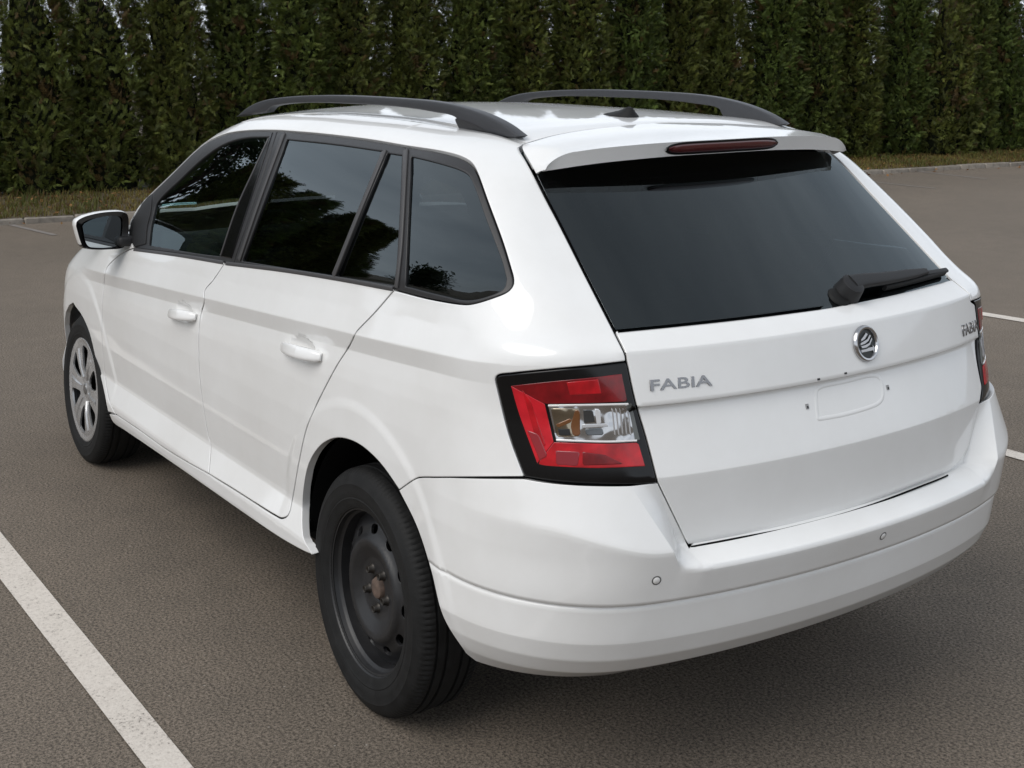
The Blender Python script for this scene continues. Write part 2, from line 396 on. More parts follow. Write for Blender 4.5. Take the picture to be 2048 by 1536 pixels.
def glass_mat(name,tint,ior=1.52,rough=0.):
    m=bpy.data.materials.new(name); m.use_nodes=True; nt=m.node_tree; nt.nodes.clear()
    o=nt.nodes.new('ShaderNodeOutputMaterial'); mx=nt.nodes.new('ShaderNodeMixShader'); fr=nt.nodes.new('ShaderNodeFresnel'); fr.inputs['IOR'].default_value=ior
    mu=nt.nodes.new('ShaderNodeMath'); mu.operation='MULTIPLY'; mu.inputs[1].default_value=1.3; mu.use_clamp=True   # both faces of the pane reflect
    tr=nt.nodes.new('ShaderNodeBsdfTransparent'); tr.inputs['Color'].default_value=(*tint,1)
    gl=nt.nodes.new('ShaderNodeBsdfGlossy'); gl.inputs['Roughness'].default_value=rough; gl.inputs['Color'].default_value=(.86,.96,1.,1)
    t=nt.nodes.new('ShaderNodeTexCoord'); n=nt.nodes.new('ShaderNodeTexNoise'); n.inputs['Scale'].default_value=3.; bp=nt.nodes.new('ShaderNodeBump'); bp.inputs['Strength'].default_value=.02; bp.inputs['Distance'].default_value=.02
    nt.links.new(t.outputs['Object'],n.inputs['Vector']); nt.links.new(n.outputs['Fac'],bp.inputs['Height']); nt.links.new(bp.outputs['Normal'],gl.inputs['Normal'])
    L=nt.links.new; L(fr.outputs[0],mu.inputs[0]); L(mu.outputs[0],mx.inputs[0]); L(tr.outputs[0],mx.inputs[1]); L(gl.outputs[0],mx.inputs[2]); L(mx.outputs[0],o.inputs['Surface'])
    return m
PAINT=paint_mat()
TRIM=mat('black_trim',(.019,.0185,.0195),.42,noise=(60,.12,.15))
GLOSSBLK=mat('gloss_black',(.003,.003,.0035),.16,0,0.,.38)
FRIT=mat('black_frit',(.010,.010,.012),.35)
RUBBER=mat('rubber',(.0085,.0085,.0085),.68,spec=.28,noise=(35,.35,.25))
STEEL=mat('black_steel',(.0125,.0125,.0135),.44,noise=(14,.35,.12))
RUST=mat('rusty_steel',(.10,.068,.052),.8,noise=(40,.5,.4))
SILVER=mat('silver_hubcap',(.46,.46,.465),.26,.6,.4,noise=(9,.08,.02))
CHROME=mat('chrome',(.50,.50,.51),.16,1.)
CHROMED=mat('chrome_letters',(.30,.30,.31),.25,1.)
DARK=mat('dark_plastic',(.008,.008,.009),.6)
LINER=mat('wheel_liner',(.004,.004,.004),.95,spec=.1)
CABIN=mat('cabin_trim',(.022,.023,.025),.75)
HEADL=mat('headliner',(.22,.22,.21),.9)
SEATM=mat('seat_cloth',(.035,.036,.04),.9,noise=(120,.25,.2))
RAILM=mat('roof_rail',(.030,.031,.035),.42,noise=(90,.10,.05))
GL_FRONT=glass_mat('clear_glass',(.55,.66,.62))
GL_REAR=glass_mat('privacy_glass',(.055,.068,.072))
GL_BACK=glass_mat('rear_glass',(.085,.115,.13),1.50)
RED=mat('red_lens',(.42,.004,.010),.16,0,.25,noise=(26,.35,.0))
REDD=mat('dark_red_lens',(.17,.002,.005),.14,0,.25,noise=(40,.3,.0))
REDL=mat('light_red_lens',(.52,.010,.020),.18,0,.2,noise=(22,.25,0))
MIRR=mat('mirror',(.40,.44,.46),.02,1.)
AMBER=mat('amber_bulb',(.17,.065,.018),.2,.3,1.)
REFL=mat('reflector',(.7,.7,.7),.12,1.)
RECESS=mat('grey_mark',(.30,.30,.30),.5)

def bowl_mat(name,base,sc_,st):
    m=mat(name,base,.10,1.,.5); nt=m.node_tree; t=nt.nodes.new('ShaderNodeTexCoord'); v=nt.nodes.new('ShaderNodeTexVoronoi'); v.inputs['Scale'].default_value=sc_; v.feature='SMOOTH_F1'
    bp=nt.nodes.new('ShaderNodeBump'); bp.inputs['Strength'].default_value=st; bp.inputs['Distance'].default_value=.02; nt.links.new(t.outputs['Object'],v.inputs['Vector']); nt.links.new(v.outputs['Distance'],bp.inputs['Height']); nt.links.new(bp.outputs['Normal'],nt.nodes['Principled BSDF'].inputs['Normal']); return m
BOWL=bowl_mat('lamp_bowl',(.50,.50,.51),30,.45); TBOWL=bowl_mat('turn_bowl',(.34,.29,.22),30,.6)
car=empty('estate_car'); tag(car,'white estate car with roof rails parked on grey asphalt, seen from its rear corner','car')

# ------------------------------------------------------------------ outlines traced on the bodywork (left side)
UC=-R*math.pi/2
def mir(p): q=np.array(p,float)[::-1].copy(); q[:,0]=2*UC-q[:,0]; return q
B_SHUT=C_([(449,526),(426,560),(409,581.5),(408,605),(401.6,628),(397.7,654),(397,685),(397.7,732),(401.6,779),(408,823),(417,874.5),(421,887),(419,930),(417,948)])
BELT_F=C_([(268,496),(356,507.6),(449,526)]); BELT_R=C_([(449,526),(565,540),(680,558),(788,580)])
DBOT_F=C_([(417,948),(372,923),(329,896.5),(279.5,861),(232,829)])
DBOT_R=C_([(417,948),(458,973),(511.5,1007),(548,1029.5),(563,1036.5),(574,1032),(580,1020.6)])
R_EDGE=C_([(580,1020.6),(587,984),(597,926),(612.5,857),(628,819),(651.6,771),(675,728),(700,689),(712,664),(720,655),(750,624),(788,580)])
F_EDGE=C_([(232,829),(222,812),(214,780),(207,720),(203.5,665),(204,620),(207,575),(212,538),(226,521),(250,503),(268,496)])
DLO_LOW=C_([(788,580),(858,597.7),(922,608),(942,607.6),(981.6,596.5),(1016,581.6),(1025.7,569),(1026,554)],step=3)
DLO_UP=C_([(1026,554),(1006,487.6),(976.7,408),(949.5,336.7),(939.6,324),(919.8,313),(882.7,303),(813,292),(734,278.7),(635,267),(575,262.2),(551,260.7),(493,261.5),(454,267),(424.6,278),(395,294.7),(366,318),(336.7,345.5),(309,373),(282,408),(261,443)],step=3)
A_FOOT=C_([(261,443),(258,470),(268,496)])
ARCH=C_([(626,1110),(608,1076),(605,1014),(609,965),(618.6,926),(638,894.8),(657.7,881),(677,876.8),(696.7,880),(720,891),(745.5,912),(767,936),(798,980.7)])
ARCH_B=C_([(798,980.7),(833.5,1053),(862,1141),(881,1219),(897,1254.5),(932,1307)],'bump')
JOIN=C_([(798,980.7),(833,957.5),(845,955.5),(870,955.5),(950,955),(1050,954.5)])
LT_OUT=C_([(1050,954.5),(1018.6,870),(992,766)]); LT_TOP=C_([(992,766),(991.5,757),(997,751),(1026,747),(1116,738),(1194,730.5),(1253,723.4)],step=3)
LT_IN=C_([(1253,723.4),(1270.5,803.5),(1292,876),(1315.5,967)]); LT_BOT=C_([(1315.5,967),(1253,969.5),(1175,967.6),(1116,963.7),(1077,959),(1050,954.5)])
SHUT_UP=C_([(1253,723.4),(1250.5,708.6),(1229,663)],step=3); SHUT_GL=C_([(1229,663),(1173,554),(1118,445),(1091,393.5),(1068,346.5)]); SHUT_SP=C_([(1068,346.5),(1054,320),(1041.8,297),(1042.3,290),(1053,286)],step=3)
GATE_LOW=C_([(1315.5,967),(1376,1091)]); GATE_BOT=C_([(1376,1091),(1460,1075),(1560,1055),(1720,1012),(1860,960)])
GATE_RC=C_([(1860,960),(1890,947),(1913,931),(1927,913),(1938,888),(1946,850),(1951,822)],step=3)
GL_BOTL=C_([(1229,663),(1355,650.5),(1480,637),(1610,620.5),(1700,608)]); GL_BOTL=GL_BOTL[GL_BOTL[:,0]>UC+.01]; GL_BOTL=np.vstack([GL_BOTL,[[UC,GL_BOTL[-1,1]]]])
DITCH=C_([(1053,286),(1030,277),(990,264),(926,251.5),(841,237),(724,226.5),(650,224)])
def up_edge(x,y): return (x-XC,float(z_roof(np.array(x),np.array(y)))-.016)
WS_EDGE=U_([tuple(DITCH[-1])]+[up_edge(1.22,.47),up_edge(1.42,.52),up_edge(1.62,.565),up_edge(1.82,.61),up_edge(1.98,.645)])
UZ=lambda *p: np.array(p,float)
rows=lambda zs,u0,u1,sp: [np.stack([np.arange(u0,u1,sp),np.full(len(np.arange(u0,u1,sp)),z)],-1) for z in zs]
def side_line(zf,x0=-.78,x1=2.4,st=.008): x=np.arange(x0,x1,st); z=zf(x)+0*x; return to_uz(np.stack([x,np.maximum(.55,y_side(x,z)),z],-1))
crease=[side_line(lambda x,d=d:zc(x)+d) for d in (-.048,-.044,-.0035,-.0012,.0010,.0035)]
sillrows=[side_line(lambda x,z=z:z,-.3,2.4) for z in (.3425,.3475,.4075,.4105,.4235,.4275)]
def arch_pts(cx):
    a=np.linspace(-.1,math.pi+.1,150); return [to_uz(np.stack([cx+r*np.cos(a),0*a+.84,.30+r*np.sin(a)],-1)) for r in (.481,.472,.463,.454,.448)]
SIDEX=crease+sillrows+arch_pts(0.)+arch_pts(2.47)
P_=dict(m=PAINT,parent=car)
# side panel: rear quarter, sill, cant rail and windscreen pillar in one pressing
SILL_LOW=C_([(218,828),(228,847),(251.5,863),(307,901),(372,946),(436,991),(501,1036.5),(565,1079.5),(608,1103.5),(626,1111)])
side_loop=loop(DLO_UP[::-1],DLO_LOW[::-1],R_EDGE[::-1],DBOT_R[::-1],DBOT_F,SILL_LOW,ARCH,JOIN,LT_OUT,LT_TOP,SHUT_UP,SHUT_GL,SHUT_SP,DITCH,WS_EDGE,A_FOOT[:2][::-1])
surf('side_panel',side_loop,sp=.0095,extra=SIDEX,both=True,gap=.0022,lip=.022,**P_)
fd,fdR=surf('front_door',loop(BELT_F,B_SHUT,DBOT_F,F_EDGE),sp=.0095,extra=SIDEX,both=True,gap=.0022,**P_)
rd,rdR=surf('rear_door',loop(BELT_R,R_EDGE[::-1],DBOT_R[::-1],B_SHUT[::-1]),sp=.0095,extra=SIDEX,both=True,gap=.0022,**P_)
FARCH=loop(C_([(216,824),(204,768),(191,716),(178,664),(162.5,630),(150,613)]),UZ((2.63,.634),(2.71,.610),(2.79,.565),(2.855,.50),(2.895,.42),(2.912,.33),(2.92,.24)))
fender_loop=loop(F_EDGE,UZ((2.04,.985),(2.10,.992),(2.3,.985),(2.6,.955),(2.9,.89),(3.12,.80)),UZ((3.20,.60),(3.24,.42),(3.23,.24)),FARCH[::-1])
surf('front_fender',fender_loop,sp=.011,extra=SIDEX,both=True,gap=.0022,lip=.02,**P_)
# front end (faces away)
surf('headlight',UZ((3.21,.605),(3.17,.66),(3.135,.79),(3.22,.765),(3.30,.70),(3.31,.60)),mat('headlight_lens',(.35,.36,.38),.08,.6,1.),car,sp=.02,both=True,gap=.003)
def lift_xy(q):
    q=np.asarray(q,float); O=np.stack([q[:,0],q[:,1],np.full(len(q),.56)],-1); D=np.zeros_like(O); D[:,2]=1
    return hit(O,D,0,1.1,'body',False,60)
def lift_fr(q):
    q=np.asarray(q,float); O=np.stack([np.full(len(q),2.4),q[:,0],q[:,1]],-1); D=np.zeros_like(O); D[:,0]=1
    return hit(O,D,0,1.1,'body',False,60)
def to_xy(uz): P,ok=lift(uz); return P[ok][:,:2]
dxy=to_xy(DITCH); wxy=to_xy(WS_EDGE)
GAPL=trace(cat_rom([(1053,286),(1109,270.5),(1185,258),(1305,246),(1345,243)],4))[0][:,:2]; GAPL=GAPL[GAPL[:,1]>.02]; gx0=GAPL[-1,0]
gap_xy=np.vstack([GAPL,[[gx0,0.]]])
mirxy=lambda p: np.array(p)[::-1]*np.array([1,-1])
head=np.array([(1.32,.0)]); hl=wxy[wxy[:,0]<1.36]
roof_l=np.vstack([dxy,hl]); 
rp=loop(mirxy(roof_l)[::-1][::-1] if False else roof_l[::-1][::-1],np.array([(1.40,.47),(1.44,.3),(1.455,0.),(1.44,-.3),(1.40,-.47)]),mirxy(roof_l),mirxy(gap_xy)[::-1] if False else mirxy(dxy)[-1:],np.array(gap_xy*np.array([1,-1]))[:-1],gap_xy[::-1][:-1])
surf('roof',rp,PAINT,car,sp=.018,liftfn=lift_xy,lip=.012,gap=.002)
# windscreen and bonnet
wl=wxy[wxy[:,0]>1.38]
surf('windscreen',loop(np.array([(1.47,0.),(1.455,.3)]),wl+np.array([.0,-.012]),np.array([(2.18,.60),(2.26,.4),(2.30,0)]),(wl+np.array([.0,-.012]))[::-1]*np.array([1,-1]) if False else np.array([(2.26,-.4),(2.18,-.60)]),(wl[::-1]+np.array([0,-.012]))*np.array([1,-1]),np.array([(1.455,-.3)])),GL_FRONT,car,sp=.03,liftfn=lift_xy,lip=.004)
surf('bonnet',np.array([(2.34,0),(2.30,.4),(2.20,.62),(2.24,.665),(2.6,.655),(2.9,.62),(3.12,.52),(3.2,.3),(3.22,0),(3.2,-.3),(3.12,-.52),(2.9,-.62),(2.6,-.655),(2.24,-.665),(2.20,-.62),(2.30,-.4)]),PAINT,car,sp=.025,liftfn=lift_xy)
surf('grille',np.array([(-.5,.42),(.5,.42),(.55,.66),(0,.70),(-.55,.66)]),DARK,car,sp=.04,liftfn=lift_fr)
surf('lower_bumper',np.array([(-.6,.2),(.6,.2),(.6,.41),(-.6,.41)]),PAINT,car,sp=.04,liftfn=lift_fr)
# ------------------------------------------------------------------ rear bumper
bb=UZ((to_uz(trace([(932,1307)],'bump')[0])[0]+np.array([-.02,-.018])))
GB=np.vstack([GATE_BOT,GATE_RC[1:]]); _t=np.gradient(GB,axis=0); _t/=np.linalg.norm(_t,axis=1)[:,None]; _n=np.stack([_t[:,1],-_t[:,0]],-1); _n*=np.sign(_n[0,1])
GB=GB+_n*(.0085*np.clip(np.minimum(np.arange(len(GB)),np.arange(len(GB))[::-1])/6,0,1))[:,None]
bum=loop(ARCH_B[::-1],JOIN,LT_BOT[::-1],GATE_LOW,GB,mir(LT_BOT)[0:0] if False else mir(LT_BOT[::-1])[:],mir(JOIN),mir(ARCH_B[::-1]),mir(bb),UZ((UC-.5,.285),(UC,.285),(UC+.5,.285)),bb)
def bline(zf,y0=-.86,y1=.86):
    y=np.arange(y0,y1,.007); z=zf(y)+0*y; return to_uz(np.stack([x_bump(y,z),y,z],-1))
def bedge(d,sg): z=np.arange(.56,.745,.006); y=sg*(.485+.47*(z-.60)+d); return to_uz(np.stack([x_bump(y,z),y,z],-1))
lift_sh=lambda zz:(lambda y: zz+.05*ss(.56,.80,np.abs(y)))
brow=[bedge(d,s) for s in (1,-1) for d in (-.0015,.0015,.0535,.0565)]
brow+=rows((.4035,.4065,.4832,.4848,.4858,.4872,.4888,.4902,.4913,.4930),-2.62,-.05,.008)
for zz in (.5965,.6000,.6045,.6075,.6125,.6155): brow+=[q for y0,y1 in ((-.84,-.555),(.555,.84)) for q in [bline(lift_sh(zz),y0,y1)]]
brow+=[bline(lambda y,z=z:z,-.455,.455) for z in (.5545,.5575,.5645,.5675,.5875,.5905,.5918,.5935)]+arch_pts(0.)
surf('rear_bumper',bum,PAINT,car,'bump',sp=.0085,extra=brow,gap=.0007,edge=.0015,drop=.0005,lip=.03)
bump_o=bpy.data.objects['rear_bumper']
# ------------------------------------------------------------------ tailgate
gl=loop(GATE_LOW[::-1],LT_IN[::-1],SHUT_UP); 
def far_edge(p):          # on the far side the lid reaches a little further round the corner, beside the lamp
    q=np.array(p,float); w=ss(.735,.775,q[:,1])*ss(.990,.972,q[:,1]); q[:,0]-=.028*w; return q
gate=loop(gl,GL_BOTL,mir(GL_BOTL),far_edge(mir(gl))[:-len(GATE_LOW)+2],GATE_RC[::-1],GATE_BOT[::-1])
grow=rows((.7435,.7465,.8855,.8885,.8905,.8935,1.0045,1.0075),-2.25,-.42,.007)
tg=surf('tailgate',gate,PAINT,car,'gate',sp=.008,extra=grow,gap=.0022,lip=.018)
topz=1.392
SG=SHUT_GL; gtop=UZ((SG[-1,0]-.01,SG[-1,1]+.012),(UC+.5,topz-.006),(UC,topz),(UC-.5,topz-.006),(2*UC-SG[-1,0]+.01,SG[-1,1]+.012))
glass_loop=loop(SG,gtop,mir(SG),mir(GL_BOTL)[::-1][::-1],GL_BOTL[::-1])
rg=surf('rear_window',glass_loop,GL_BACK,tg,'gate',sp=.02,gap=.004,lip=.004,off=-.002,edge=.002,drop=.0003)
# black printed border behind the pane
fr_in=inset(resample(glass_loop if area2(glass_loop)>0 else glass_loop[::-1],.01),.055)
fr_in=fr_in[::3]; zb_=fr_in[:,1]; fr_in[:,1]=np.where(zb_>1.28,np.minimum(zb_,1.335),zb_)
surf('window_border',glass_loop,FRIT,tg,'gate',holes=(fr_in,),sp=.02,gap=.005,lip=.002,off=-.006,edge=.002)
# ------------------------------------------------------------------ glasshouse: black surrounds, panes
def line(a,b,n=14): return C_([a,b])
SPL_B=C_([(449,526),(468,517),(553,260.7)][1:]); SPL_C=C_([(788,580),(795.6,507),(802,408),(808,309.5),(811,292)])
FG=[C_([(296,490),(327,495),(395,506.6),(438,512)]),C_([(438,512),(471,416),(505,341.6),(536,275)]),C_([(536,273),(493,274.5),(460,282),(430.5,296.6),(395,324),(356,361),(325,390),(311,408),(305.5,427.5),(299.6,455),(296,488)])]
RG=[C_([(483,521.5),(560,534),(660,550.5)]),C_([(660,550.5),(711,425),(762,301)]),C_([(762,301),(665,287.5),(572,278)]),C_([(572,278),(527,400),(483,521.5)])]
RQ=[C_([(671,552),(787.4,570.5)]),C_([(787.4,570.5),(795,440),(801,309)]),C_([(801,309),(773,305)]),C_([(773,305),(720,430),(671,552)])]
QG=[C_([(808,572),(870,588),(932,599),(979,589),(1006,574),(1011,557)],step=3),C_([(1011,557),(1004,527),(969,433),(944.5,366),(934.6,348),(920,339),(882.7,326.8),(821,312)],step=3),C_([(821,312),(814,440),(808,572)])]
def nearest(c,p): return int(np.argmin(((c-p)**2).sum(1)))
iB=nearest(DLO_UP,SPL_B[-1]); iC=nearest(DLO_UP,SPL_C[-1]); jB=nearest(BELT_F,SPL_B[0]) ; jB2=nearest(BELT_R,SPL_B[0])
belt_all=np.vstack([BELT_F,BELT_R[1:]]); jB=nearest(belt_all,SPL_B[0])
ft=loop(A_FOOT,belt_all[:jB+1],SPL_B[1:-1],DLO_UP[iB:])
rt_=loop(belt_all[jB:],SPL_C[1:-1],DLO_UP[iC:iB+1],SPL_B[::-1][1:-1])
qt=loop(DLO_LOW,DLO_UP[:iC+1],SPL_C[::-1][1:-1])
TK=dict(sp=.012,gap=.0012,lip=.02,both=True,edge=.003,drop=.0015)
fgl,rgl,rql,qgl=[loop(*g) for g in (FG,RG,RQ,QG)]
surf('window_surround',ft,TRIM,fd,holes=(fgl,),off=-.003,**TK)[1].parent=fdR
surf('window_surround',rt_,TRIM,rd,holes=(rgl,rql),off=-.003,**TK)[1].parent=rdR
surf('window_surround',qt,TRIM,car,holes=(qgl,),off=-.003,**TK)
GK=dict(sp=.03,gap=-.003,lip=.003,both=True,edge=.002,drop=0,off=-.009,gradfn=lambda P:grad(P,'side'))
surf('window_glass',fgl,GL_FRONT,fd,**GK)[1].parent=fdR
surf('window_glass',rgl,GL_REAR,rd,**GK)[1].parent=rdR
surf('corner_glass',rql,GL_REAR,rd,**GK)[1].parent=rdR
qg_o,_=surf('quarter_glass',qgl,GL_REAR,car,**GK)
q_in=inset(resample(qgl if area2(qgl)>0 else qgl[::-1],.008),.03)[::2]
surf('window_border',qgl,FRIT,car,holes=(q_in,),sp=.015,gap=-.002,lip=.001,both=True,off=-.012,edge=.002)
# gloss black pillar cover between the side windows, and the grey weather strips
PIL=loop(C_([(440,513),(462,517.5)]),C_([(462,517.5),(545,263)]),C_([(545,263),(537,275)]),C_([(537,275),(505,341.6),(471,416),(440,513)]))
surf('pillar_cover',PIL,GLOSSBLK,fd,sp=.02,gap=.001,lip=.003,both=True,off=-.0005,edge=.002)[1].parent=fdR
def strip(px,w,m,parent,name,h=.006,off=0.,both=True,kind='body'):
    P,ok=trace(cat_rom(px,6),kind); P=P[ok]; N=grad(P,kind); P=P+N*off
    v,f=sweep(P,rrect(w,h,min(w,h)*.35,2),N); o=fixn(mobj(name,v,f,m,parent),50)
    if both: return o,mirror(o)
    return o
GREYSTRIP=mat('grey_rubber',(.05,.048,.049),.45)
for px,w,pr,prR,nm in (([(478,519),(520,395),(566,269)],.020,rd,rdR,'weather_strip'),([(441,511),(473,416),(507,341),(537,276)],.008,fd,fdR,'weather_strip'),([(667,551),(717,426),(768,302)],.020,rd,rdR,'window_bar'),([(268,499),(356,510.5),(447,525.5)],.012,fd,fdR,'belt_moulding'),([(452,527),(565,540.5),(680,558.5),(786,578)],.012,rd,rdR,'belt_moulding'),([(792,575),(800,500),(806,400),(811,300)],.016,rd,rdR,'weather_strip')):
    o,oR=strip(px,w,GREYSTRIP,pr,nm,.007,-.0015); oR.parent=prR
# ------------------------------------------------------------------ tail lights
lens=loop(LT_TOP,LT_IN,LT_BOT,LT_OUT)
tl,tlR=surf('tail_light',lens,GLOSSBLK,car,sp=.012,both=True,gap=.0018,off=.001)
redo=loop(C_([(1022.5,771),(1050,768),(1097,763),(1194,753.5),(1243,747.5)]),C_([(1243,747.5),(1257,807)]),C_([(1257,807),(1274.5,881),(1290,932.4)]),C_([(1290,932.4),(1194,936),(1136,934),(1087,930.5),(1075,927)]),C_([(1075,927),(1038,825),(1022.5,771)]))
clr=loop(C_([(1096,810.5),(1180,809),(1256,807.4)]),C_([(1256,807.4),(1273.5,880.7)]),C_([(1273.5,880.7),(1214,882.6),(1112,879.7)]),C_([(1112,879.7),(1096,810.5)]))
redup=loop(C_([(1022.5,771),(1050,768),(1097,763),(1194,753.5),(1243,747.5)]),C_([(1243,747.5),(1254.5,803)]),C_([(1254.5,803),(1180,806),(1090,807.5)]),C_([(1090,807.5),(1022.5,771)]))
redside=loop(C_([(1022.5,771),(1090,807.5)]),C_([(1090,807.5),(1108,884)]),C_([(1108,884),(1075,927)]),C_([(1075,927),(1038,825),(1022.5,771)]))
redlow=loop(C_([(1108,884),(1214,887),(1276,885)]),C_([(1276,885),(1290,932.4)]),C_([(1290,932.4),(1194,936),(1136,934),(1087,930.5),(1075,927)]),C_([(1075,927),(1108,884)]))
LK=dict(sp=.012,both=True,gap=.0003,lip=.003,edge=.0015,drop=.0004)
def onlight(r): r[0].parent=tl; r[1].parent=tlR
onlight(surf('red_lens',redup,REDD,car,off=.0022,**LK)); onlight(surf('red_lens',redside,REDL,car,off=.0022,**LK)); onlight(surf('red_lens',redlow,RED,car,off=.0022,**LK))
def quad(*p): return loop(*[C_([p[i],p[(i+1)%len(p)]]) for i in range(len(p))])
onlight(surf('red_reflector',quad((1133,764),(1196,758),(1203,787),(1140,790)),RED,car,off=.0030,**LK))
onlight(surf('red_reflector',quad((1045,778),(1062,800),(1092,890),(1078,900)),RED,car,off=.0030,**LK))
onlight(surf('red_reflector',quad((1055,860),(1078,868),(1096,912),(1080,920)),mat('dim_red',(.26,.012,.020),.2,0,1.),car,off=.0034,**LK))
onlight(surf('red_reflector',quad((1112,901),(1160,903),(1156,932),(1112,929)),mat('dull_red',(.24,.012,.022),.2,0,1.),car,off=.0030,**LK))
onlight(surf('red_reflector',quad((1165,903),(1210,909),(1248,928),(1165,931)),REDD,car,off=.0030,**LK))
# clear lamp: chrome bowl pieces behind a bright rim
onlight(surf('lamp_bowl',clr,BOWL,car,off=.0020,**LK))
onlight(surf('turn_signal',quad((1102,816),(1158,816),(1160,873),(1114,874)),TBOWL,car,off=.0030,**LK))
onlight(surf('amber_bulb',quad((1150,820),(1160,819),(1161,871),(1146,872),(1141,850)),AMBER,car,off=.0038,**LK))
onlight(surf('amber_bulb',quad((1112,848),(1140,836),(1148,842),(1116,856)),AMBER,car,off=.0038,**LK))
onlight(surf('dark_cell',quad((1166,819),(1186,819),(1190,844),(1168,846)),mat('deep_cell',(.045,.047,.05),.2,.4,1.),car,off=.0030,**LK))
onlight(surf('dark_cell',quad((1116,857),(1140,857),(1142,871),(1119,871)),DARK,car,off=.0036,**LK))
onlight(surf('dark_cell',quad((1170,857),(1205,855),(1208,870),(1172,871)),mat('smoked_cell',(.10,.11,.12),.15,.5,1.),car,off=.0030,**LK))
onlight(surf('reflector_rib',quad((1189,817),(1200,817),(1203,848),(1193,848)),mat('bright_rib',(.72,.73,.76),.15,.3,1.),car,off=.0034,**LK))
onlight(surf('reflector_rib',quad((1163,848),(1215,846),(1216,853),(1164,856)),mat('bright_rib_b',(.55,.56,.58),.15,.3,1.),car,off=.0034,**LK))
for k in range(5):
    xx=1222+k*7.6
    onlight(surf('lens_flute',quad((xx,815),(xx+3.4,815),(xx+9.5,872),(xx+5.8,872)),mat('lens_flute',(.40,.39,.39),.35,.3,.6),car,off=.0030,**LK))
for px in ([(1113,880),(1214,883),(1273,881)],[(1097,811),(1180,809.5),(1256,808)]):
    o,oR=strip(px,.0045,mat('lamp_rim',(.82,.80,.79),.2,.3,1.),tl,'lamp_rim',.003,.0015); oR.parent=tlR
o,oR=strip([(1257,808),(1274,880)],.012,mat('dark_rim',(.09,.095,.09),.3,0,.5),tl,'lamp_rim',.003,.0008); oR.parent=tlR

GAPSHADE=mat('shut_gap_shade',(.004,.004,.004),.9,spec=.1)  # near-black strips laid in the shut lines: gap shade put in as colour
def gap_strip(uz,kind,parent,dep=.0075,w=.014):
    P,ok=lift(uz[::3] if len(uz)>9 else uz,kind); P=P[ok]; N=grad(P,kind); v,f=sweep(P-N*dep,rrect(w,.002,.0006,1),N); return fixn(mobj('shut_gap_shade',v,f,GAPSHADE,parent),50)
for cv in (B_SHUT,R_EDGE,np.vstack([DBOT_F[::-1],DBOT_R[1:]]),F_EDGE,JOIN,LT_TOP,LT_OUT): mirror(gap_strip(cv,'body',car))
for cv in (np.vstack([LT_IN[::-1],SHUT_UP[1:],SHUT_GL[1:]]),): mirror(gap_strip(cv,'body',tg),tg)
_gs=np.vstack([GATE_BOT,GATE_RC[1:12]]); _P=lift(_gs+np.array([0,.002]),'gate')[0]+np.array([-.0078,0,-.0040]); v,f=sweep(_P,rrect(.006,.006,.002,2),scale=np.stack([np.linspace(1.1,.55,len(_P))]*2,-1)); fixn(mobj('shut_gap_shade',v,f,GAPSHADE,tg),50)  # proud dark strip at the tailgate foot, painting the shade of the gap
gap_strip(np.vstack([to_uz(lift_xy(gap_xy[gap_xy[:,1]<.45])[0][::-1])]),'body',tg) if False else None

def squeeze(o):
    """far lamp: its inner edge moves outwards round the corner with the lid, its outer edge stays"""
    v=np.array([tuple(q.co) for q in o.data.vertices]); uz=to_uz(v); near=2*UC-uz[:,0]
    zi=LT_IN[np.argsort(LT_IN[:,1])]; zo=LT_OUT[np.argsort(LT_OUT[:,1])]; ui=np.interp(uz[:,1],zi[:,1],zi[:,0]); uo=np.interp(uz[:,1],zo[:,1],zo[:,0])
    t=np.clip((near-ui)/np.maximum(uo-ui,.02),0,1); w=ss(.735,.775,uz[:,1])*ss(.995,.975,uz[:,1]); d=-.028*w*(1-t)
    a,ok=lift(np.stack([near,uz[:,1]],-1)); b,ok2=lift(np.stack([near-d,uz[:,1]],-1)); a[:,1]*=-1; b[:,1]*=-1; g=ok&ok2; v[g]+=(b-a)[g]
    nb=grad(np.where(g[:,None],b,0.)*np.array([1,-1,1]))*np.array([1,-1,1])
    for q,p in zip(o.data.vertices,v): q.co=p
for o in [tlR]+[k for k in bpy.data.objects if k.parent==tlR]: squeeze(o)
# ------------------------------------------------------------------ roof spoiler (moves with the tailgate)
def arclen(p,n):
    d=np.r_[0,np.cumsum(np.linalg.norm(np.diff(p,axis=0),axis=1))]; s=np.linspace(0,d[-1],n)
    return np.stack([np.interp(s,d,p[:,k]) for k in range(p.shape[1])],-1)
def on_wall(px,fx):
    """pixels put on the upright surface x = fx(y): returns (y,z)"""
    C,d=rays(px); y=np.zeros(len(d))
    for _ in range(40):
        t=(fx(y)-C[0])/d[:,0]; y=C[1]+t*d[:,1]
    return np.stack([y,C[2]+t*d[:,2]],-1)
fxT=lambda y:-.468+.255*y*y
fxB=lambda y:-.453+.240*y*y
Tc=on_wall(cat_rom([(1069.5,341),(1080,332),(1091,325),(1121.6,311),(1147,304.6),(1197.7,297),(1280,289),(1341,284.5),(1400,281)],3),fxT)
Bc=on_wall(cat_rom([(1069.5,343.5),(1134,335),(1210,325),(1280,318),(1341,312.5),(1400,308.5)],3),fxB)
Tc=Tc[Tc[:,0]>0]; Bc=Bc[Bc[:,0]>0]
zT=lambda y: np.interp(y,Tc[::-1,0],Tc[::-1,1]); zB=lambda y: np.interp(y,Bc[::-1,0],Bc[::-1,1])
yt=.527; _z0=float(zT(.44)); _zt=1.362
zT0,zB0=zT,zB
def zT(y):
    t=np.clip((np.asarray(y,float)-.44)/(yt-.44),0,1); return np.where(t>0,_zt+(_z0-_zt)*(1-t**1.75)**(1/1.75),zT0(y))
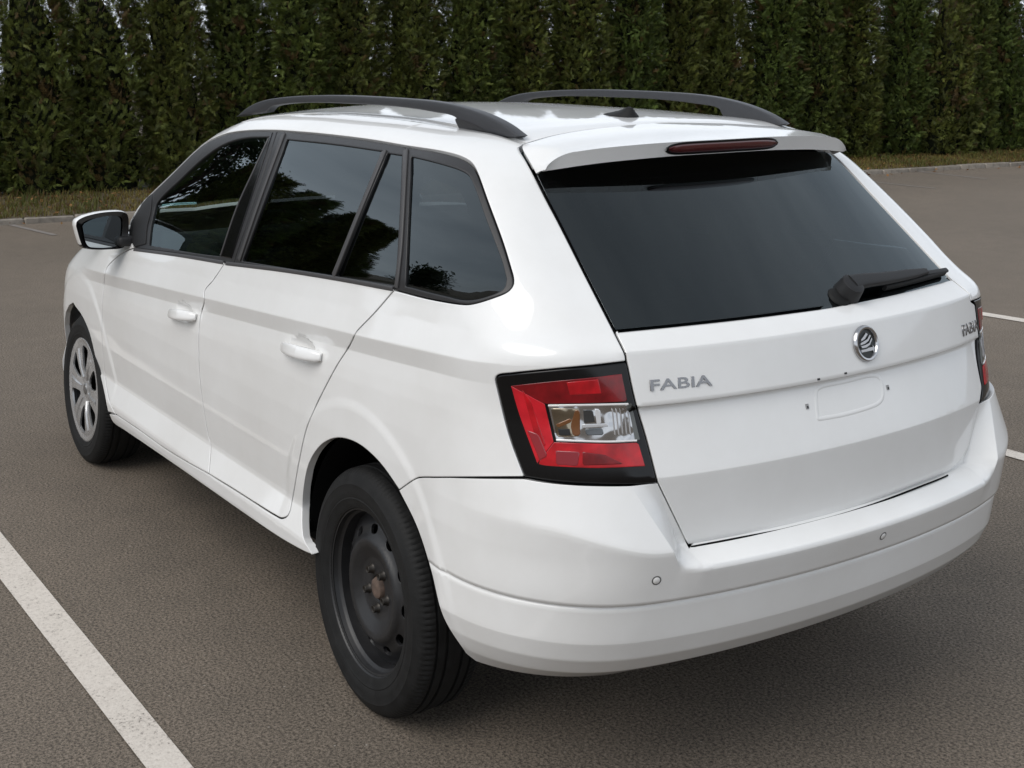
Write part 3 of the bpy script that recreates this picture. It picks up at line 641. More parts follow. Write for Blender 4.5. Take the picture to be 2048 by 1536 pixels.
def zB(y):
    t=np.clip((np.asarray(y,float)-.44)/(yt-.44),0,1); return np.where(t>0,zB0(.44)+(_zt-zB0(.44))*t,zB0(y))
gapP,_=lift_xy(gap_xy[gap_xy[:,1]<.46]); sideP=lift(SHUT_SP[::-1])[0]; sideP=sideP[np.isfinite(sideP).all(1)]
gp0=arclen(gapP[::-1],26); gp1=arclen(sideP[1:],14)
P0=np.vstack([gp0,gp1]); P0=P0+np.array([-.0035,-.002,0])*np.linspace(0,1,len(P0))[:,None]+np.array([-.003,0,0])
yT=np.r_[np.linspace(0,.44,26),np.linspace(.455,yt-.001,14)]
T=np.stack([fxT(yT),yT,zT(yT)],-1); Bq=np.stack([fxB(yT),yT,np.minimum(zB(yT),zT(yT)-.0015)],-1)
secs=[]
for i_,(p,t,b) in enumerate(zip(P0,T,Bq)):
    sl=t-p; m1=p+sl*.33+np.array([0,0,.006*min(1,abs(sl[0])/.2)]); m2=p+sl*.7+np.array([0,0,.006*min(1,abs(sl[0])/.2)])
    t2=t+(p-t)*.02+np.array([0,0,-.0005]); fm=t*.5+b*.5+np.array([.001,0,0])
    u1=b+np.array([.03,0,.004]); u2=np.array([p[0]-.02,b[1]*.97,min(b[2]+.01,p[2]-.012)])
    if i_>len(P0)-4: u1=b+np.array([.004,0,.002]); u2=p+np.array([-.004,-.002,-.001])
    secs.append([p,m1,m2,t2,t,t*.93+b*.07,fm,b*.96+t*.04,b,u1,u2,p+np.array([0,-.003,-.012 if i_<len(P0)-3 else -.001])])
secs=np.array(secs); full=np.vstack([secs[::-1]*np.array([1,-1,1]),secs[1:]]); ns,nk=full.shape[:2]
fc=[(i*nk+k,(i+1)*nk+k,(i+1)*nk+(k+1)%nk,i*nk+(k+1)%nk) for i in range(ns-1) for k in range(nk)]
sp_=fixn(mobj('spoiler',full.reshape(-1,3),fc,PAINT,tg),38)
# third brake light let into the spoiler's rear face
def face_pt(y,s,off=0.):
    y=np.asarray(y,float); ya=np.abs(y); t=np.stack([fxT(ya),y,zT(ya)],-1); b=np.stack([fxB(ya),y,zB(ya)],-1); return t+(b-t)*np.asarray(s)[:,None]+np.array([-off,0,0])
yy=np.linspace(-.195,.195,41); hw=lambda y,e:np.clip(1-np.abs(y/ .197)**9,0,1)**.5*e
def facepanel(name,e,off,m,parent,ysc=1.):
    v=[];f=[]
    for s_ in (-1,-.6,.6,1): v.append(face_pt(yy*ysc,.5+s_*np.maximum(hw(yy,e),.02),off*(1 if abs(s_)<1 else .2)))
    v=np.vstack(v); n=len(yy)
    for r in range(3): f+=[(r*n+i,r*n+i+1,(r+1)*n+i+1,(r+1)*n+i) for i in range(n-1)]
    return fixn(mobj(name,v,f,m,parent),60)
facepanel('brake_light',.46,.0035,GLOSSBLK,tg); facepanel('brake_light_lens',.36,.006,mat('dark_brake_lens',(.07,.003,.005),.2,0,1.),tg,.97)
# ------------------------------------------------------------------ badges, plate recess marks, sensors, wiper
def frame_at(px,kind='body',off=0.):
    P,ok=trace([px],kind); N=grad(P,kind)[0]; side=np.cross(np.array([0,0,1.]),N); side/=np.linalg.norm(side); up=np.cross(N,side)
    return P[0]+off*N,side,up,N
def text_obj(name,txt,px0,px1,px_h,m,parent,kind='body',depth=.004,flip=1):
    P0_,s0,u0,N=frame_at(px0,kind); P1_,_,_,_=frame_at(px1,kind); Pt,_,_,_=frame_at(px_h,kind)
    x=P1_-P0_; w=np.linalg.norm(x); x/=w; up=Pt-P0_; up-=(up@x)*x; h=np.linalg.norm(up); up/=h; n=np.cross(x,up)
    cu=bpy.data.curves.new(name,'FONT'); cu.body=txt; cu.size=1; cu.extrude=.02; cu.bevel_depth=.008; cu.offset=.008; cu.space_character=1.02
    t=bpy.data.objects.new(name,cu); COL.objects.link(t); dg=bpy.context.evaluated_depsgraph_get(); me=bpy.data.meshes.new_from_object(t.evaluated_get(dg)); bpy.data.objects.remove(t)
    co=np.array([v.co for v in me.vertices]); lo,hi=co.min(0),co.max(0); co=(co-lo)/(hi-lo)
    W=P0_+co[:,:1]*w*x+co[:,1:2]*h*up+(co[:,2:]*depth-.001)*n
    for v,q in zip(me.vertices,W): v.co=q
    me.materials.clear(); me.materials.append(m); o=bpy.data.objects.new(name,me); COL.objects.link(o); o.parent=parent; return o
text_obj('badge_lettering','FABIA',(1300.5,782),(1424,770.5),(1299,760),CHROMED,tg)
text_obj('badge_lettering','FABIA',(1926,673),(1956,660),(1924.5,650),CHROMED,tg)
E0,es,eu,eN=frame_at((1730,687))
def disc_to(o,c,s,u,n):
    for v in o.data.vertices: a=np.array(v.co); v.co=c+a[0]*s+a[2]*u+a[1]*n
    return o
def flip_check(o): return fixn(o,40)
ER=.0425
v,f=lathe([(.0,.001),(.031,.001),(.0325,.006),(.034,.0085),(.038,.0095),(.041,.007),(.0425,.002),(.0425,-.002)],48)
em=disc_to(mobj('emblem',v,f,CHROME,tg),E0,es,eu,eN); fixn(em,40)
v,f=lathe([(.0,.0022),(.0315,.0022),(.0315,.0)],40); fixn(disc_to(mobj('emblem_field',v,f,mat('emblem_dark',(.05,.055,.055),.3,.6),em),E0,es,eu,eN),40)
def plate(name,poly,z0,z1,m,parent,c,s,u,n):
    k=len(poly); A=[c+a*s+b*u+z0*n for a,b in poly]; B_=[c+(a*.94)*s+(b*.94)*u+z1*n for a,b in poly]
    o=mobj(name,np.array(A+B_),[tuple(range(k,2*k))]+[(i,(i+1)%k,k+(i+1)%k,k+i) for i in range(k)],m,parent,smooth=False); return fixn(o,20)
# the winged arrow: a shaft with a head and swept feathers in the ring
plate('winged_arrow',[(-.024,-.019),(.020,-.019),(.020,-.025),(.028,-.0145),(.020,-.006),(.020,-.011),(.004,-.011),(-.006,-.013),(-.024,-.013)],.001,.006,CHROME,em,E0,es,eu,eN)
plate('winged_arrow',[(-.020,-.009),(-.004,-.009),(.010,-.004),(.021,.008),(.020,.012),(.008,.0),(-.008,-.003),(-.024,-.004)],.001,.0065,CHROME,em,E0,es,eu,eN)
plate('winged_arrow',[(-.024,-.001),(-.008,.001),(.006,.006),(.017,.017),(.014,.020),(.002,.010),(-.024,.004)],.001,.007,CHROME,em,E0,es,eu,eN)
plate('winged_arrow',[(-.021,.008),(-.006,.012),(.007,.022),(.001,.026),(-.010,.018),(-.019,.013)],.001,.0065,CHROME,em,E0,es,eu,eN)
def ring(px,r0,r1,h,m,parent,name,kind,off=0.):
    c,s,u,n=frame_at(px,kind); v,f=lathe([(r1,-.002),(r1,h*.6),(r1-.001,h),(r0,h),(r0,h*.4)],28); o=disc_to(mobj(name,v,f,m,parent),c,s,u,n); fixn(o,40); return o,(c,s,u,n)
for px in ((1313,1161),(1766,1072)):
    o,(c,s,u,n)=ring(px,.0078,.0105,.0007,mat('sensor_gap',(.10,.10,.10),.6),bump_o,'parking_sensor','bump')
    v,f=lathe([(0,.0018),(.0065,.0018),(.0078,.0008),(.0078,-.002)],24); fixn(disc_to(mobj('sensor_face',v,f,PAINT,o),c,s,u,n),40)
for px in ((1614,813),(1775,775)):
    c,s,u,n=frame_at(px); o=plate('screw_hole',[(-.0045,-.006),(.0045,-.006),(.0045,.006),(-.0045,.006)],-.001,.0016,RECESS,tg,c,s,u,n)
    plate('clip',[(-.0015,-.004),(.002,-.004),(.002,.001),(-.0015,.001)],.001,.003,DARK,o,c,s,u,n)
for px in ((1637,757.5),(1691,745.5)):
    c,s,u,n=frame_at(px); plate('lamp_clip',[(-.004,-.0035),(.004,-.0035),(.004,.001),(-.004,.001)],-.006,.0012,DARK,tg,c,s,u,n)
# pressed recess in the tailgate where a number plate would hang: a raised rounded outline
rp_,ok=trace(cat_rom([(1636,838),(1633,812),(1634,780),(1641,774),(1690,763),(1742,751),(1757,754),(1764,768),(1765,795),(1757,806),(1700,826),(1650,836),(1636,838)],4)); rp_=rp_[ok]
v,f=sweep(rp_,[(-.010,-.002),(-.003,.0007),(.003,.0007),(.010,-.002)],grad(rp_),cap=False); mobj('plate_recess',v,f,PAINT,tg)
# wiper
def onglass(px,off): P,ok=trace(cat_rom(px,5),'gate'); P=P[ok]; N=grad(P,'gate'); return P+off*N,N
c,s,u,n=frame_at((1693,586),'gate')
v,f=lathe([(.0,.038),(.022,.038),(.0285,.034),(.031,.018),(.034,-.002)],32); wp=disc_to(mobj('wiper',v,f,DARK,tg),c,s,u,n); fixn(wp,35)
wpath,wN=onglass([(1690,583),(1715,577),(1760,570),(1800,562),(1843,553)],.030)
k=len(wpath); tt=np.linspace(0,1,k); sc_=np.stack([1.25-.55*tt-.35*np.clip(tt-.8,0,1)*3,1.0-.45*tt],-1); wpath=wpath-wN*(.010*tt)[:,None]
v,f=sweep(wpath,rrect(.034,.022,.009,3),wN,scale=sc_); fixn(mobj('wiper_arm',v,f,DARK,wp),35)
bpath,bN=onglass([(1765,581),(1800,573),(1850,560),(1872,554),(1884,551)],.009)
v,f=sweep(bpath,rrect(.009,.016,.003,2),bN); fixn(mobj('wiper_blade',v,f,RUBBER,wp),35)
apath,aN=onglass([(1806,561),(1850,553.5),(1886,547.5)],.014); v,f=sweep(apath,rrect(.013,.009,.003,2),aN); fixn(mobj('wiper_blade',v,f,DARK,wp),35)
c,s,u,n=frame_at((1678,594),'gate'); v,f=lathe([(.0,.006),(.022,.006),(.027,.003),(.029,-.002)],28); fixn(disc_to(mobj('wiper_grommet',v,f,RUBBER,wp),c,s,u,n),40)
# ------------------------------------------------------------------ door handles
def handle(p0,p1,parent,parentR,rise):
    P,ok=trace([p0,p1]); a,b=P; n=31; t=np.linspace(0,1,n); N=grad(P).mean(0)
    L_=a+(b-a)*t[:,None]; bow=np.sin(np.pi*np.clip(t,0,1))**.55
    path=L_+N*(-.002+rise*bow)[:,None]; d=(b-a)/np.linalg.norm(b-a); up=np.cross(N,d); up*=np.sign(up[2])
    wid=.030*(.55+.45*np.clip(np.sin(np.pi*t)**.35,0,1))*(1+.25*t); 
    v,f=sweep(path,rrect(1,1,.32,4),up,scale=np.stack([np.full(n,.015)*(1+.5*np.clip((t-.62)*3,0,1)),wid],-1))
    o=fixn(mobj('door_handle',v,f,PAINT,parent),50); m_=mirror(o,parentR)
    # lock end: a separate cap behind a fine joint
    q=int(n*.66); v,f=sweep(path[q:]+N*.0022,rrect(1,1,.32,4),up,scale=np.stack([np.full(n-q,.027),wid[q:]*1.02],-1)); o=fixn(mobj('lock_cap',v,f,PAINT,o),50); mirror(o,m_)
handle((568,692),(643,714),rd,rdR,.030); handle((343,626),(393,634),fd,fdR,.030)
# ------------------------------------------------------------------ roof rails, aerial
RA,RB=.478,.040       # the rail's line on the roof: y = RA + RB x
def wall_xz(px):
    C,dd=rays(cat_rom(px,6)); t=(RA+RB*C[0]-C[1])/(dd[:,1]-RB*dd[:,0]); return (C+t[:,None]*dd)[:,[0,2]]
top=wall_xz([(481,233),(504,214),(533,201.2),(577,194),(636,190.5),(694,190.5),(753,193),(811.6,196.6),(870,201.8),(917,209.8),(972.7,227),(1016.7,249),(1047,271.5)])
bot=wall_xz([(1040,275.5),(1018,274.5),(996,271.5),(962,265)]); ins=wall_xz([(930,258.8),(921.5,236),(870,222.7),(797,212.7),(723.7,208.2),(636,205.2),(577,208),(549,214),(540,224)]); fr=wall_xz([(527,226),(481,233)])
from mathutils.geometry import tessellate_polygon
def slab(name,poly,y0,y1,m,parent,bev=.006,angle=40):
    bm=bmesh.new(); a=[bm.verts.new((p[0],y0,p[1])) for p in poly]; fcs=bm.faces.new(a); r=bmesh.ops.extrude_face_region(bm,geom=[fcs]); vs=[g for g in r['geom'] if isinstance(g,bmesh.types.BMVert)]
    bmesh.ops.translate(bm,vec=(0,y1-y0,0),verts=vs); bmesh.ops.recalc_face_normals(bm,faces=bm.faces)
    big=[e for e in bm.edges if len(e.link_faces)==2 and e.calc_face_angle(0)>.9 and abs(e.verts[0].co.y-e.verts[1].co.y)<1e-5]
    if bev: bmesh.ops.bevel(bm,geom=big,offset=bev,segments=3,affect='EDGES',profile=.5,clamp_overlap=True)
    bmesh.ops.triangulate(bm,faces=[x for x in bm.faces if len(x.verts)>4])
    for q in bm.verts: q.co.y+=RA+RB*q.co.x
    return bobj(name,bm,m,parent,angle=angle)
rail=slab('roof_rail',np.vstack([top,bot,ins,fr]),-.016,.016,RAILM,car); 
foot=wall_xz([(930,258.8),(921.5,237),(945,243),(972,255),(996,271)]); ft_=slab('rail_foot',foot,-.010,.0175,TRIM,rail,0)
railR=mirror(rail,car); mirror(ft_,railR)
for v_ in list(rail.data.vertices)+list(railR.data.vertices)+list(ft_.data.vertices): pass
fb=trace([(1270,231)])[0][0]; fb[1]=0
secs_=[]; 
for t_,w_,h_ in ((-.085,.012,.003),(-.07,.026,.007),(-.04,.036,.013),(-.01,.039,.019),(.015,.038,.027),(.030,.034,.033),(.042,.028,.032),(.050,.022,.018),(.054,.014,.005)):
    x_=fb[0]-t_+.0; zb0=float(z_roof(np.array(x_),np.array(0.)))-.004
    secs_.append([(x_,-w_,zb0),(x_,-w_*.92,zb0+h_*.25),(x_,-w_*.5,zb0+h_*.6),(x_,-.005,zb0+h_*.97),(x_,0,zb0+h_),(x_,.005,zb0+h_*.97),(x_,w_*.5,zb0+h_*.6),(x_,w_*.92,zb0+h_*.25),(x_,w_,zb0)])
secs_=np.array(secs_); ns,nk=secs_.shape[:2]; fc=[(i*nk+k,(i+1)*nk+k,(i+1)*nk+k+1,i*nk+k+1) for i in range(ns-1) for k in range(nk-1)]+[tuple(range(nk)),tuple((ns-1)*nk+k for k in range(nk))[::-1]]
fixn(mobj('antenna',secs_.reshape(-1,3),fc,RUBBER,car),40)
# ------------------------------------------------------------------ door mirrors
MX=1.93
ho=onpl(cat_rom([(151.5,452),(153,443),(164.5,435),(194,426.5),(225,423),(244.5,423.6),(254,429),(257,451),(254,478),(247,494),(217,498.5),(178,497.8),(166,494),(158.6,478),(151.5,452)],4)[:-1],0,MX)
gi=onpl(cat_rom([(165,453),(168,448),(182,440),(217,431.5),(237,431.5),(245.5,437),(246.5,458.6),(240.6,488),(235,493.5),(188,495),(178,493),(172,486),(165,453)],4)[:-1],0,MX)
cen=ho.mean(0)
ringsm=[]
for dx,s_ in ((-.004,1.),(.010,1.035),(.035,1.04),(.065,.98),(.088,.86),(.103,.66),(.110,.40),(.112,.12)):
    q=cen+(ho-cen)*s_; q=q+np.array([dx,.012*(1-s_)*0,0])+np.array([0,.10*max(0,dx)*-.3,0]); ringsm.append(q)
n=len(ho); v=np.vstack(ringsm); f=[(r*n+i,r*n+(i+1)%n,(r+1)*n+(i+1)%n,(r+1)*n+i) for r in range(len(ringsm)-1) for i in range(n)]+[tuple((len(ringsm)-1)*n+i for i in range(n))]
mh=mobj('side_mirror',v,f,PAINT,fd); fixn(mh,60)
mh.data.materials.append(GLOSSBLK)
for p in mh.data.polygons:
    if p.center.z<cen[2]-.043: p.material_index=1
def ringplate(name,outer,inner,x0,x1,m,parent):
    k=len(outer); idx=[int(np.argmin(((inner-o)**2).sum(1))) for o in outer]; inn=inner[idx]; sh0,sh1=np.array([x0,0,0]),np.array([x1,0,0])
    v=np.vstack([outer+sh0,inn+sh1]); return fixn(mobj(name,v,[(i,(i+1)%k,k+(i+1)%k,k+i) for i in range(k)],m,parent),60)
bez=cen+(ho-cen)*1.0; mb=ringplate('mirror_bezel',bez,cen+(gi-cen)*.98,-.004,.006,GLOSSBLK,mh)
mg=mobj('mirror_glass',gi+np.array([.004,0,0]),[tuple(range(len(gi)))],MIRR,mh,smooth=False)
nrm_=np.array([-1,-.10,.03]); 
for v_ in mg.data.vertices:
    p=np.array(v_.co)-cen-np.array([.004,0,0]); v_.co=cen+np.array([.006-.10*p[1]+.03*p[2],p[1],p[2]])
fixn(mg); 
if mg.data.polygons[0].normal.x>0: mg.data.flip_normals()
arm=rbox('mirror_arm',(1.955,.792,.962),(.09,.085,.038),.012,DARK,mh)
sail=loop(C_([(262,445),(283,410),(305,383)]),C_([(305,383),(301,425),(294,455),(291,489)]),C_([(291,489),(268,495)]),C_([(268,495),(258,470),(262,445)]))
surf('mirror_sail',sail,DARK,fd,sp=.015,gap=.002,lip=.004,off=.001,both=True)[1].parent=fdR
mhR=mirror(mh,fdR); 
for k in (mb,mg,arm): mirror(k,mhR)
# ------------------------------------------------------------------ wheels
WY=.725
def tyre_mesh(name,parent):
    half=[(.197,.074),(.203,.084),(.213,.089),(.220,.0905),(.226,.0935),(.229,.0925),(.232,.0938),(.245,.0955),(.258,.0945),(.262,.0955),(.266,.0935),(.274,.0905),(.284,.0850),(.2915,.0785),(.2960,.0705),(.2985,.0640),(.2992,.0535),(.2935,.0525),(.2935,.0455),(.2998,.0445),(.3006,.0270),(.2945,.0262),(.2945,.0178),(.3008,.0170),(.3010,.0)]
    prof=[(r,-y) for r,y in half]+[(r,y) for r,y in half[::-1][1:]]
    prof=prof[::-1]; seg=390; v,f=lathe(prof,seg); np_=len(prof); v=v.reshape(seg,np_,3)
    R0=np.hypot(v[...,0],v[...,2]); Y=v[...,1]
    a=np.arange(seg)[:,None]; slot=((a%3)==0)&(R0>.287)&(np.abs(Y)>.054); slot|=(((a+2)%6)==0)&(R0>.2965)&(np.abs(Y)<.044)&(np.abs(Y)>.0275)
    k=np.where(slot,(R0-.0030)/R0,1.); v[...,0]*=k; v[...,2]*=k
    rad=np.hypot(v[...,0],v[...,2]); lowz=v[...,2]<-.2955; v[...,2]=np.where(lowz,-.2955+(v[...,2]+.2955)*.25,v[...,2])   # flattened where it meets the road
    o=mobj(name,v.reshape(-1,3),f,RUBBER,parent); fixn(o,32)
    # raised markings and rib rings on the sidewall
    return o
def seat_(o,x,z=.2972): 
    o.data.transform(Matrix.Translation((x,WY,z))); return o
def disc_surf(name,m,prof,holes,rmax,rmin,sp,parent,lip=.008):
    rr=[a for a,b in prof]; yv=[b for a,b in prof]
    yf=lambda q: np.interp(np.hypot(q[:,0],q[:,1]),rr,yv)
    lf=lambda q:(np.stack([q[:,0],yf(q),q[:,1]],-1),np.ones(len(q),bool))
    def gf(P):
        r=np.hypot(P[:,0],P[:,2])+1e-9; d=(np.interp(r+.0025,rr,yv)-np.interp(r-.0025,rr,yv))/.005; n=np.stack([-d*P[:,0]/r,np.ones(len(P)),-d*P[:,2]/r],-1); return n/np.linalg.norm(n,axis=1)[:,None]
    th=np.linspace(0,2*np.pi,120,endpoint=False); ol=np.stack([rmax*np.cos(th),rmax*np.sin(th)],-1)
    hs=list(holes)
    if rmin: t2=np.linspace(0,2*np.pi,48,endpoint=False); hs.append(np.stack([rmin*np.cos(t2),rmin*np.sin(t2)],-1))
    return surf(name,ol,m,parent,holes=hs,sp=sp,gap=.0003,lip=lip,edge=.0014,drop=.0006,liftfn=lf,gradfn=gf)
def ell(cx,cy,a,b,ang,n=22,p=2.):
    t=np.linspace(0,2*np.pi,n,endpoint=False); c,s=np.cos(t),np.sin(t); x=a*np.sign(c)*np.abs(c)**(2/p); y=b*np.sign(s)*np.abs(s)**(2/p); return np.stack([cx+x*np.cos(ang)-y*np.sin(ang),cy+x*np.sin(ang)+y*np.cos(ang)],-1)
def barrel(name,m,parent):
    v,f=lathe([(.196,.0765),(.2055,.0790),(.2085,.0830),(.2065,.0855),(.2025,.0835),(.1985,.0760),(.1960,.0640),(.1945,.0610),(.1880,.0560),(.1862,.0300),(.1800,.0050),(.1795,-.070)][::-1],120)
    o=mobj(name,v,f,m,parent); fixn(o,40); return o
DISC=.013
def shift_(o): o.data.transform(Matrix.Translation((0,DISC,0))); return o
# rear: bare black steel wheel
rw=empty('wheel',(0,0,0),car); rw['label']='rear wheel with bare black steel rim and rusty hub'
tyre_=seat_(tyre_mesh('tyre',rw),0.); 
rim=seat_(barrel('steel_rim',STEEL,rw),0.)
hl_=[ell(.1475*math.cos(a),.1475*math.sin(a),.0110,.0165,a,p=2.4) for a in [math.radians(20+k*360/11) for k in range(11)]]
dprof=[(.0,.030),(.030,.030),(.036,.0335),(.060,.0345),(.075,.037),(.090,.0445),(.106,.0525),(.118,.0545),(.126,.0515),(.133,.0440),(.140,.0400),(.155,.0350),(.165,.0280),(.1745,.0200),(.187,.0160)]
dw=seat_(shift_(disc_surf('wheel_disc',STEEL,dprof,hl_,.186,.030,.006,rw)),0.)
v,f=lathe([(.0,.043),(.018,.043),(.024,.040),(.0275,.033),(.0285,.020)][::-1],32); seat_(shift_(fixn(mobj('hub_cap',v,f,RUST,rw))),0.)
v,f=lathe([(.0,-.02),(.186,-.02)],40); seat_(fixn(mobj('brake_drum',v,f,LINER,rw)),0.)
for k in range(5):
    a=math.radians(54+72*k); v,f=lathe([(.0,.0460),(.0050,.0460),(.0052,.0475),(.0085,.0490),(.0095,.0470),(.0098,.0400),(.0125,.0360),(.0135,.0340)][::-1],6 if False else 14)
    v=v+np.array([.050*math.cos(a),0,.050*math.sin(a)]); seat_(shift_(fixn(mobj('wheel_bolt',v,f,mat('bolt',(.05,.045,.04),.4,.7) if k==0 else bpy.data.materials['bolt'],rw))),0.)
for k in (25,130,215,330):
    a=math.radians(k); v,f=lathe([(.0,.0372),(.003,.0368),(.0042,.0355)][::-1],10); v=v+np.array([.160*math.cos(a),-.0045,.160*math.sin(a)]); seat_(shift_(fixn(mobj('rivet',v,f,DARK,rw))),0.)
# front: silver hubcap with six wide spokes
fw=empty('wheel',(0,0,0),car); fw['label']='front wheel with silver six spoke hubcap'
seat_(tyre_mesh('tyre',fw),2.47)
seat_(barrel('steel_rim',STEEL,fw),2.47)
hs=[]
for k in range(6):
    a=math.radians(97+60*k); q=[]
    for r,hw_ in ((.070,.05),(.080,.14),(.104,.205),(.135,.235),(.160,.240),(.173,.215),(.178,.12)): q.append((r,hw_))
    pts=[(r*math.cos(a+h_),r*math.sin(a+h_)) for r,h_ in q]+[(r*math.cos(a-h_),r*math.sin(a-h_)) for r,h_ in q[::-1]]
    pts=cat_rom(np.array(pts+[pts[0]]),.004)[:-1]; hs.append(pts)
cprof=[(.0,.079),(.022,.0795),(.026,.077),(.034,.0755),(.06,.0795),(.10,.0855),(.150,.0860),(.178,.0850),(.186,.0835),(.197,.0865),(.205,.0880),(.2095,.0865),(.2115,.082)]
hc=seat_(disc_surf('hubcap',SILVER,cprof,hs,.2110,0,.006,fw,lip=.007),2.47)
v,f=lathe([(.0,.050),(.19,.045)],40); seat_(fixn(mobj('brake_disc',v,f,LINER,fw)),2.47)
for k in range(6):
    a=math.radians(97+60*k+30); r0=np.linspace(.05,.168,9); pth=np.stack([r0*math.cos(a),np.interp(r0,[p[0] for p in cprof],[p[1] for p in cprof])-.001,r0*math.sin(a)],-1)
    v,f=sweep(pth,[(-.010,-.002),(0,.0055),(.010,-.002)],np.array([0,1.,0]),scale=np.stack([np.linspace(.35,1.7,9)]*1+[np.ones(9)],-1)); seat_(fixn(mobj('spoke_ridge',v,f,SILVER,fw),20),2.47)
v,f=lathe([(.0,.083),(.019,.082),(.022,.079)][::-1],28); seat_(fixn(mobj('hubcap_badge',v,f,mat('hubcap_badge',(.2,.2,.2),.3,.7),fw)),2.47)
for src in (rw,fw):
    e=empty('wheel',(0,0,0),car); e['label']=('black steel' if src is rw else 'silver hubcap')+' wheel on the far side'
    for ch in list(src.children): mirror(ch,e)
# ------------------------------------------------------------------ under the body: liners, floor, axle
for cx,rr_,yo in ((-.045,.385,.80),(2.47,.362,.735)):
    v,f=lathe([(rr_+.012,yo),(rr_,.60),(rr_,.42),(.0,.42)],64); f=[q for k,q in enumerate(f) if math.sin(2*math.pi*(k//3+.5)/64)>.13]; v=v+np.array([cx,0,.30])
    o=fixn(mobj('wheel_arch_liner',v,f,LINER,car)); o.data.flip_normals(); mirror(o)
rbox('floor_pan',(1.55,0,.27),(3.3,1.10,.12),.03,LINER,car); rbox('floor_pan',(-.25,0,.37),(.9,.86,.16),.03,LINER,car); rbox('rear_floor',(-.42,0,.40),(.50,1.05,.10),.03,LINER,car); rbox('floor_pan',(1.23,0,.27),(1.62,1.36,.10),.02,LINER,car)
v,f=lathe([(.04,-.62),(.04,.62)],16); v=v+np.array([0,0,.27]); fixn(mobj('rear_axle',v,f,LINER,car))
rbox('silencer',(-.36,-.25,.33),(.26,.42,.12),.04,LINER,car)
# ------------------------------------------------------------------ cabin
for sy in (.36,-.36):
    st=empty('front_seat',(0,0,0),car)
    rbox('seat_cushion',(1.22,sy,.52),(.52,.50,.16),.05,SEATM,st)
    rbox('seat_back',(.90,sy,.82),(.13,.48,.60),.05,SEATM,st,Matrix.Rotation(math.radians(-16),4,'Y'))
    rbox('headrest',(.79,sy,1.19),(.09,.26,.17),.04,SEATM,st,Matrix.Rotation(math.radians(-12),4,'Y'))
rbox('rear_seat',(.20,0,.55),(.5,1.25,.16),.05,SEATM,car); rbox('rear_seat',(-.03,0,.83),(.14,1.22,.56),.05,SEATM,car,Matrix.Rotation(math.radians(-18),4,'Y'))
for sy in (.38,-.38,0): rbox('headrest',(-.14,sy,1.13),(.09,.25,.13),.04,SEATM,car,Matrix.Rotation(math.radians(-14),4,'Y'))
rbox('parcel_shelf',(-.42,0,.985),(.46,1.18,.025),.01,CABIN,car)
rbox('dashboard',(1.86,0,.86),(.42,1.38,.22),.07,CABIN,car); rbox('instrument_hood',(1.72,.37,.965),(.20,.34,.07),.03,CABIN,car)
a_=np.linspace(0,2*np.pi,49)[:-1]; cw=np.stack([0*a_,.185*np.cos(a_),.185*np.sin(a_)],-1); rt_m=Matrix.Rotation(math.radians(24),3,'Y')
SWC=np.array([1.475,.37,.90]); cw=np.array([SWC+np.array(rt_m@Vector(p)) for p in cw])
nt_=len(cw); pr=rrect(.030,.030,.013,3); v=[];f=[]; axn=np.array(rt_m@Vector((1,0,0)))
for i in range(nt_):
    rad=(cw[i]-SWC)/.185
    for a,b in pr: v.append(cw[i]+rad*a+axn*b)
m_=len(pr); f=[(i*m_+k,i*m_+(k+1)%m_,((i+1)%nt_)*m_+(k+1)%m_,((i+1)%nt_)*m_+k) for i in range(nt_) for k in range(m_)]
sw=fixn(mobj('steering_wheel',np.array(v),f,mat('wheel_leather',(.03,.03,.032),.4),car),50)
rbox('wheel_hub',tuple(SWC+axn*.01),(.05,.13,.12),.03,CABIN,sw,rt_m.to_4x4()); rbox('wheel_spoke',tuple(SWC+axn*.015),(.02,.34,.04),.008,mat('spoke_silver',(.3,.3,.31),.3,.6),sw,rt_m.to_4x4())
def liner(name,lp,m,holes,off,sp=.04): 
    return surf(name,lp,m,car,holes=holes,sp=sp,gap=.004,lip=.001,off=off,both=True,edge=.004)
liner('door_trim',loop(U_([(.52,.42),(2.02,.42)],.05),U_([(2.02,.42),(2.02,.955),(1.0,1.012),(-.1,1.068)],.03),U_([(-.1,1.068),(.2,.80),(.46,.70),(.52,.42)],.05)),CABIN,(),-.05)
liner('pillar_trim',loop(QG[1][::-1],C_([(1011,557),(1060,560),(1165,560)]),SHUT_GL[2:],C_([(1068,346.5),(1000,320),(930,322),(821,312)])),CABIN,(),-.03,.03)
liner('rear_trim',loop(U_([(.28,.72),(-.1,1.055)],.04),U_([(-.1,1.055),(-.45,1.08),(-.75,1.02)],.04),U_([(-.75,1.02),(-.80,.72)],.05),U_([(-.80,.72),(.28,.72)],.06)),CABIN,(),-.035)
hlx=lambda q:(lambda P,ok:(P,ok))(*lift_xy(q))
surf('headliner',np.array([(1.35,-.45),(1.35,.45),(.6,.46),(-.15,.42),(-.22,.2),(-.22,-.2),(-.15,-.42),(.6,-.46)]),HEADL,car,sp=.05,liftfn=lift_xy,lip=.001,off=-.035)
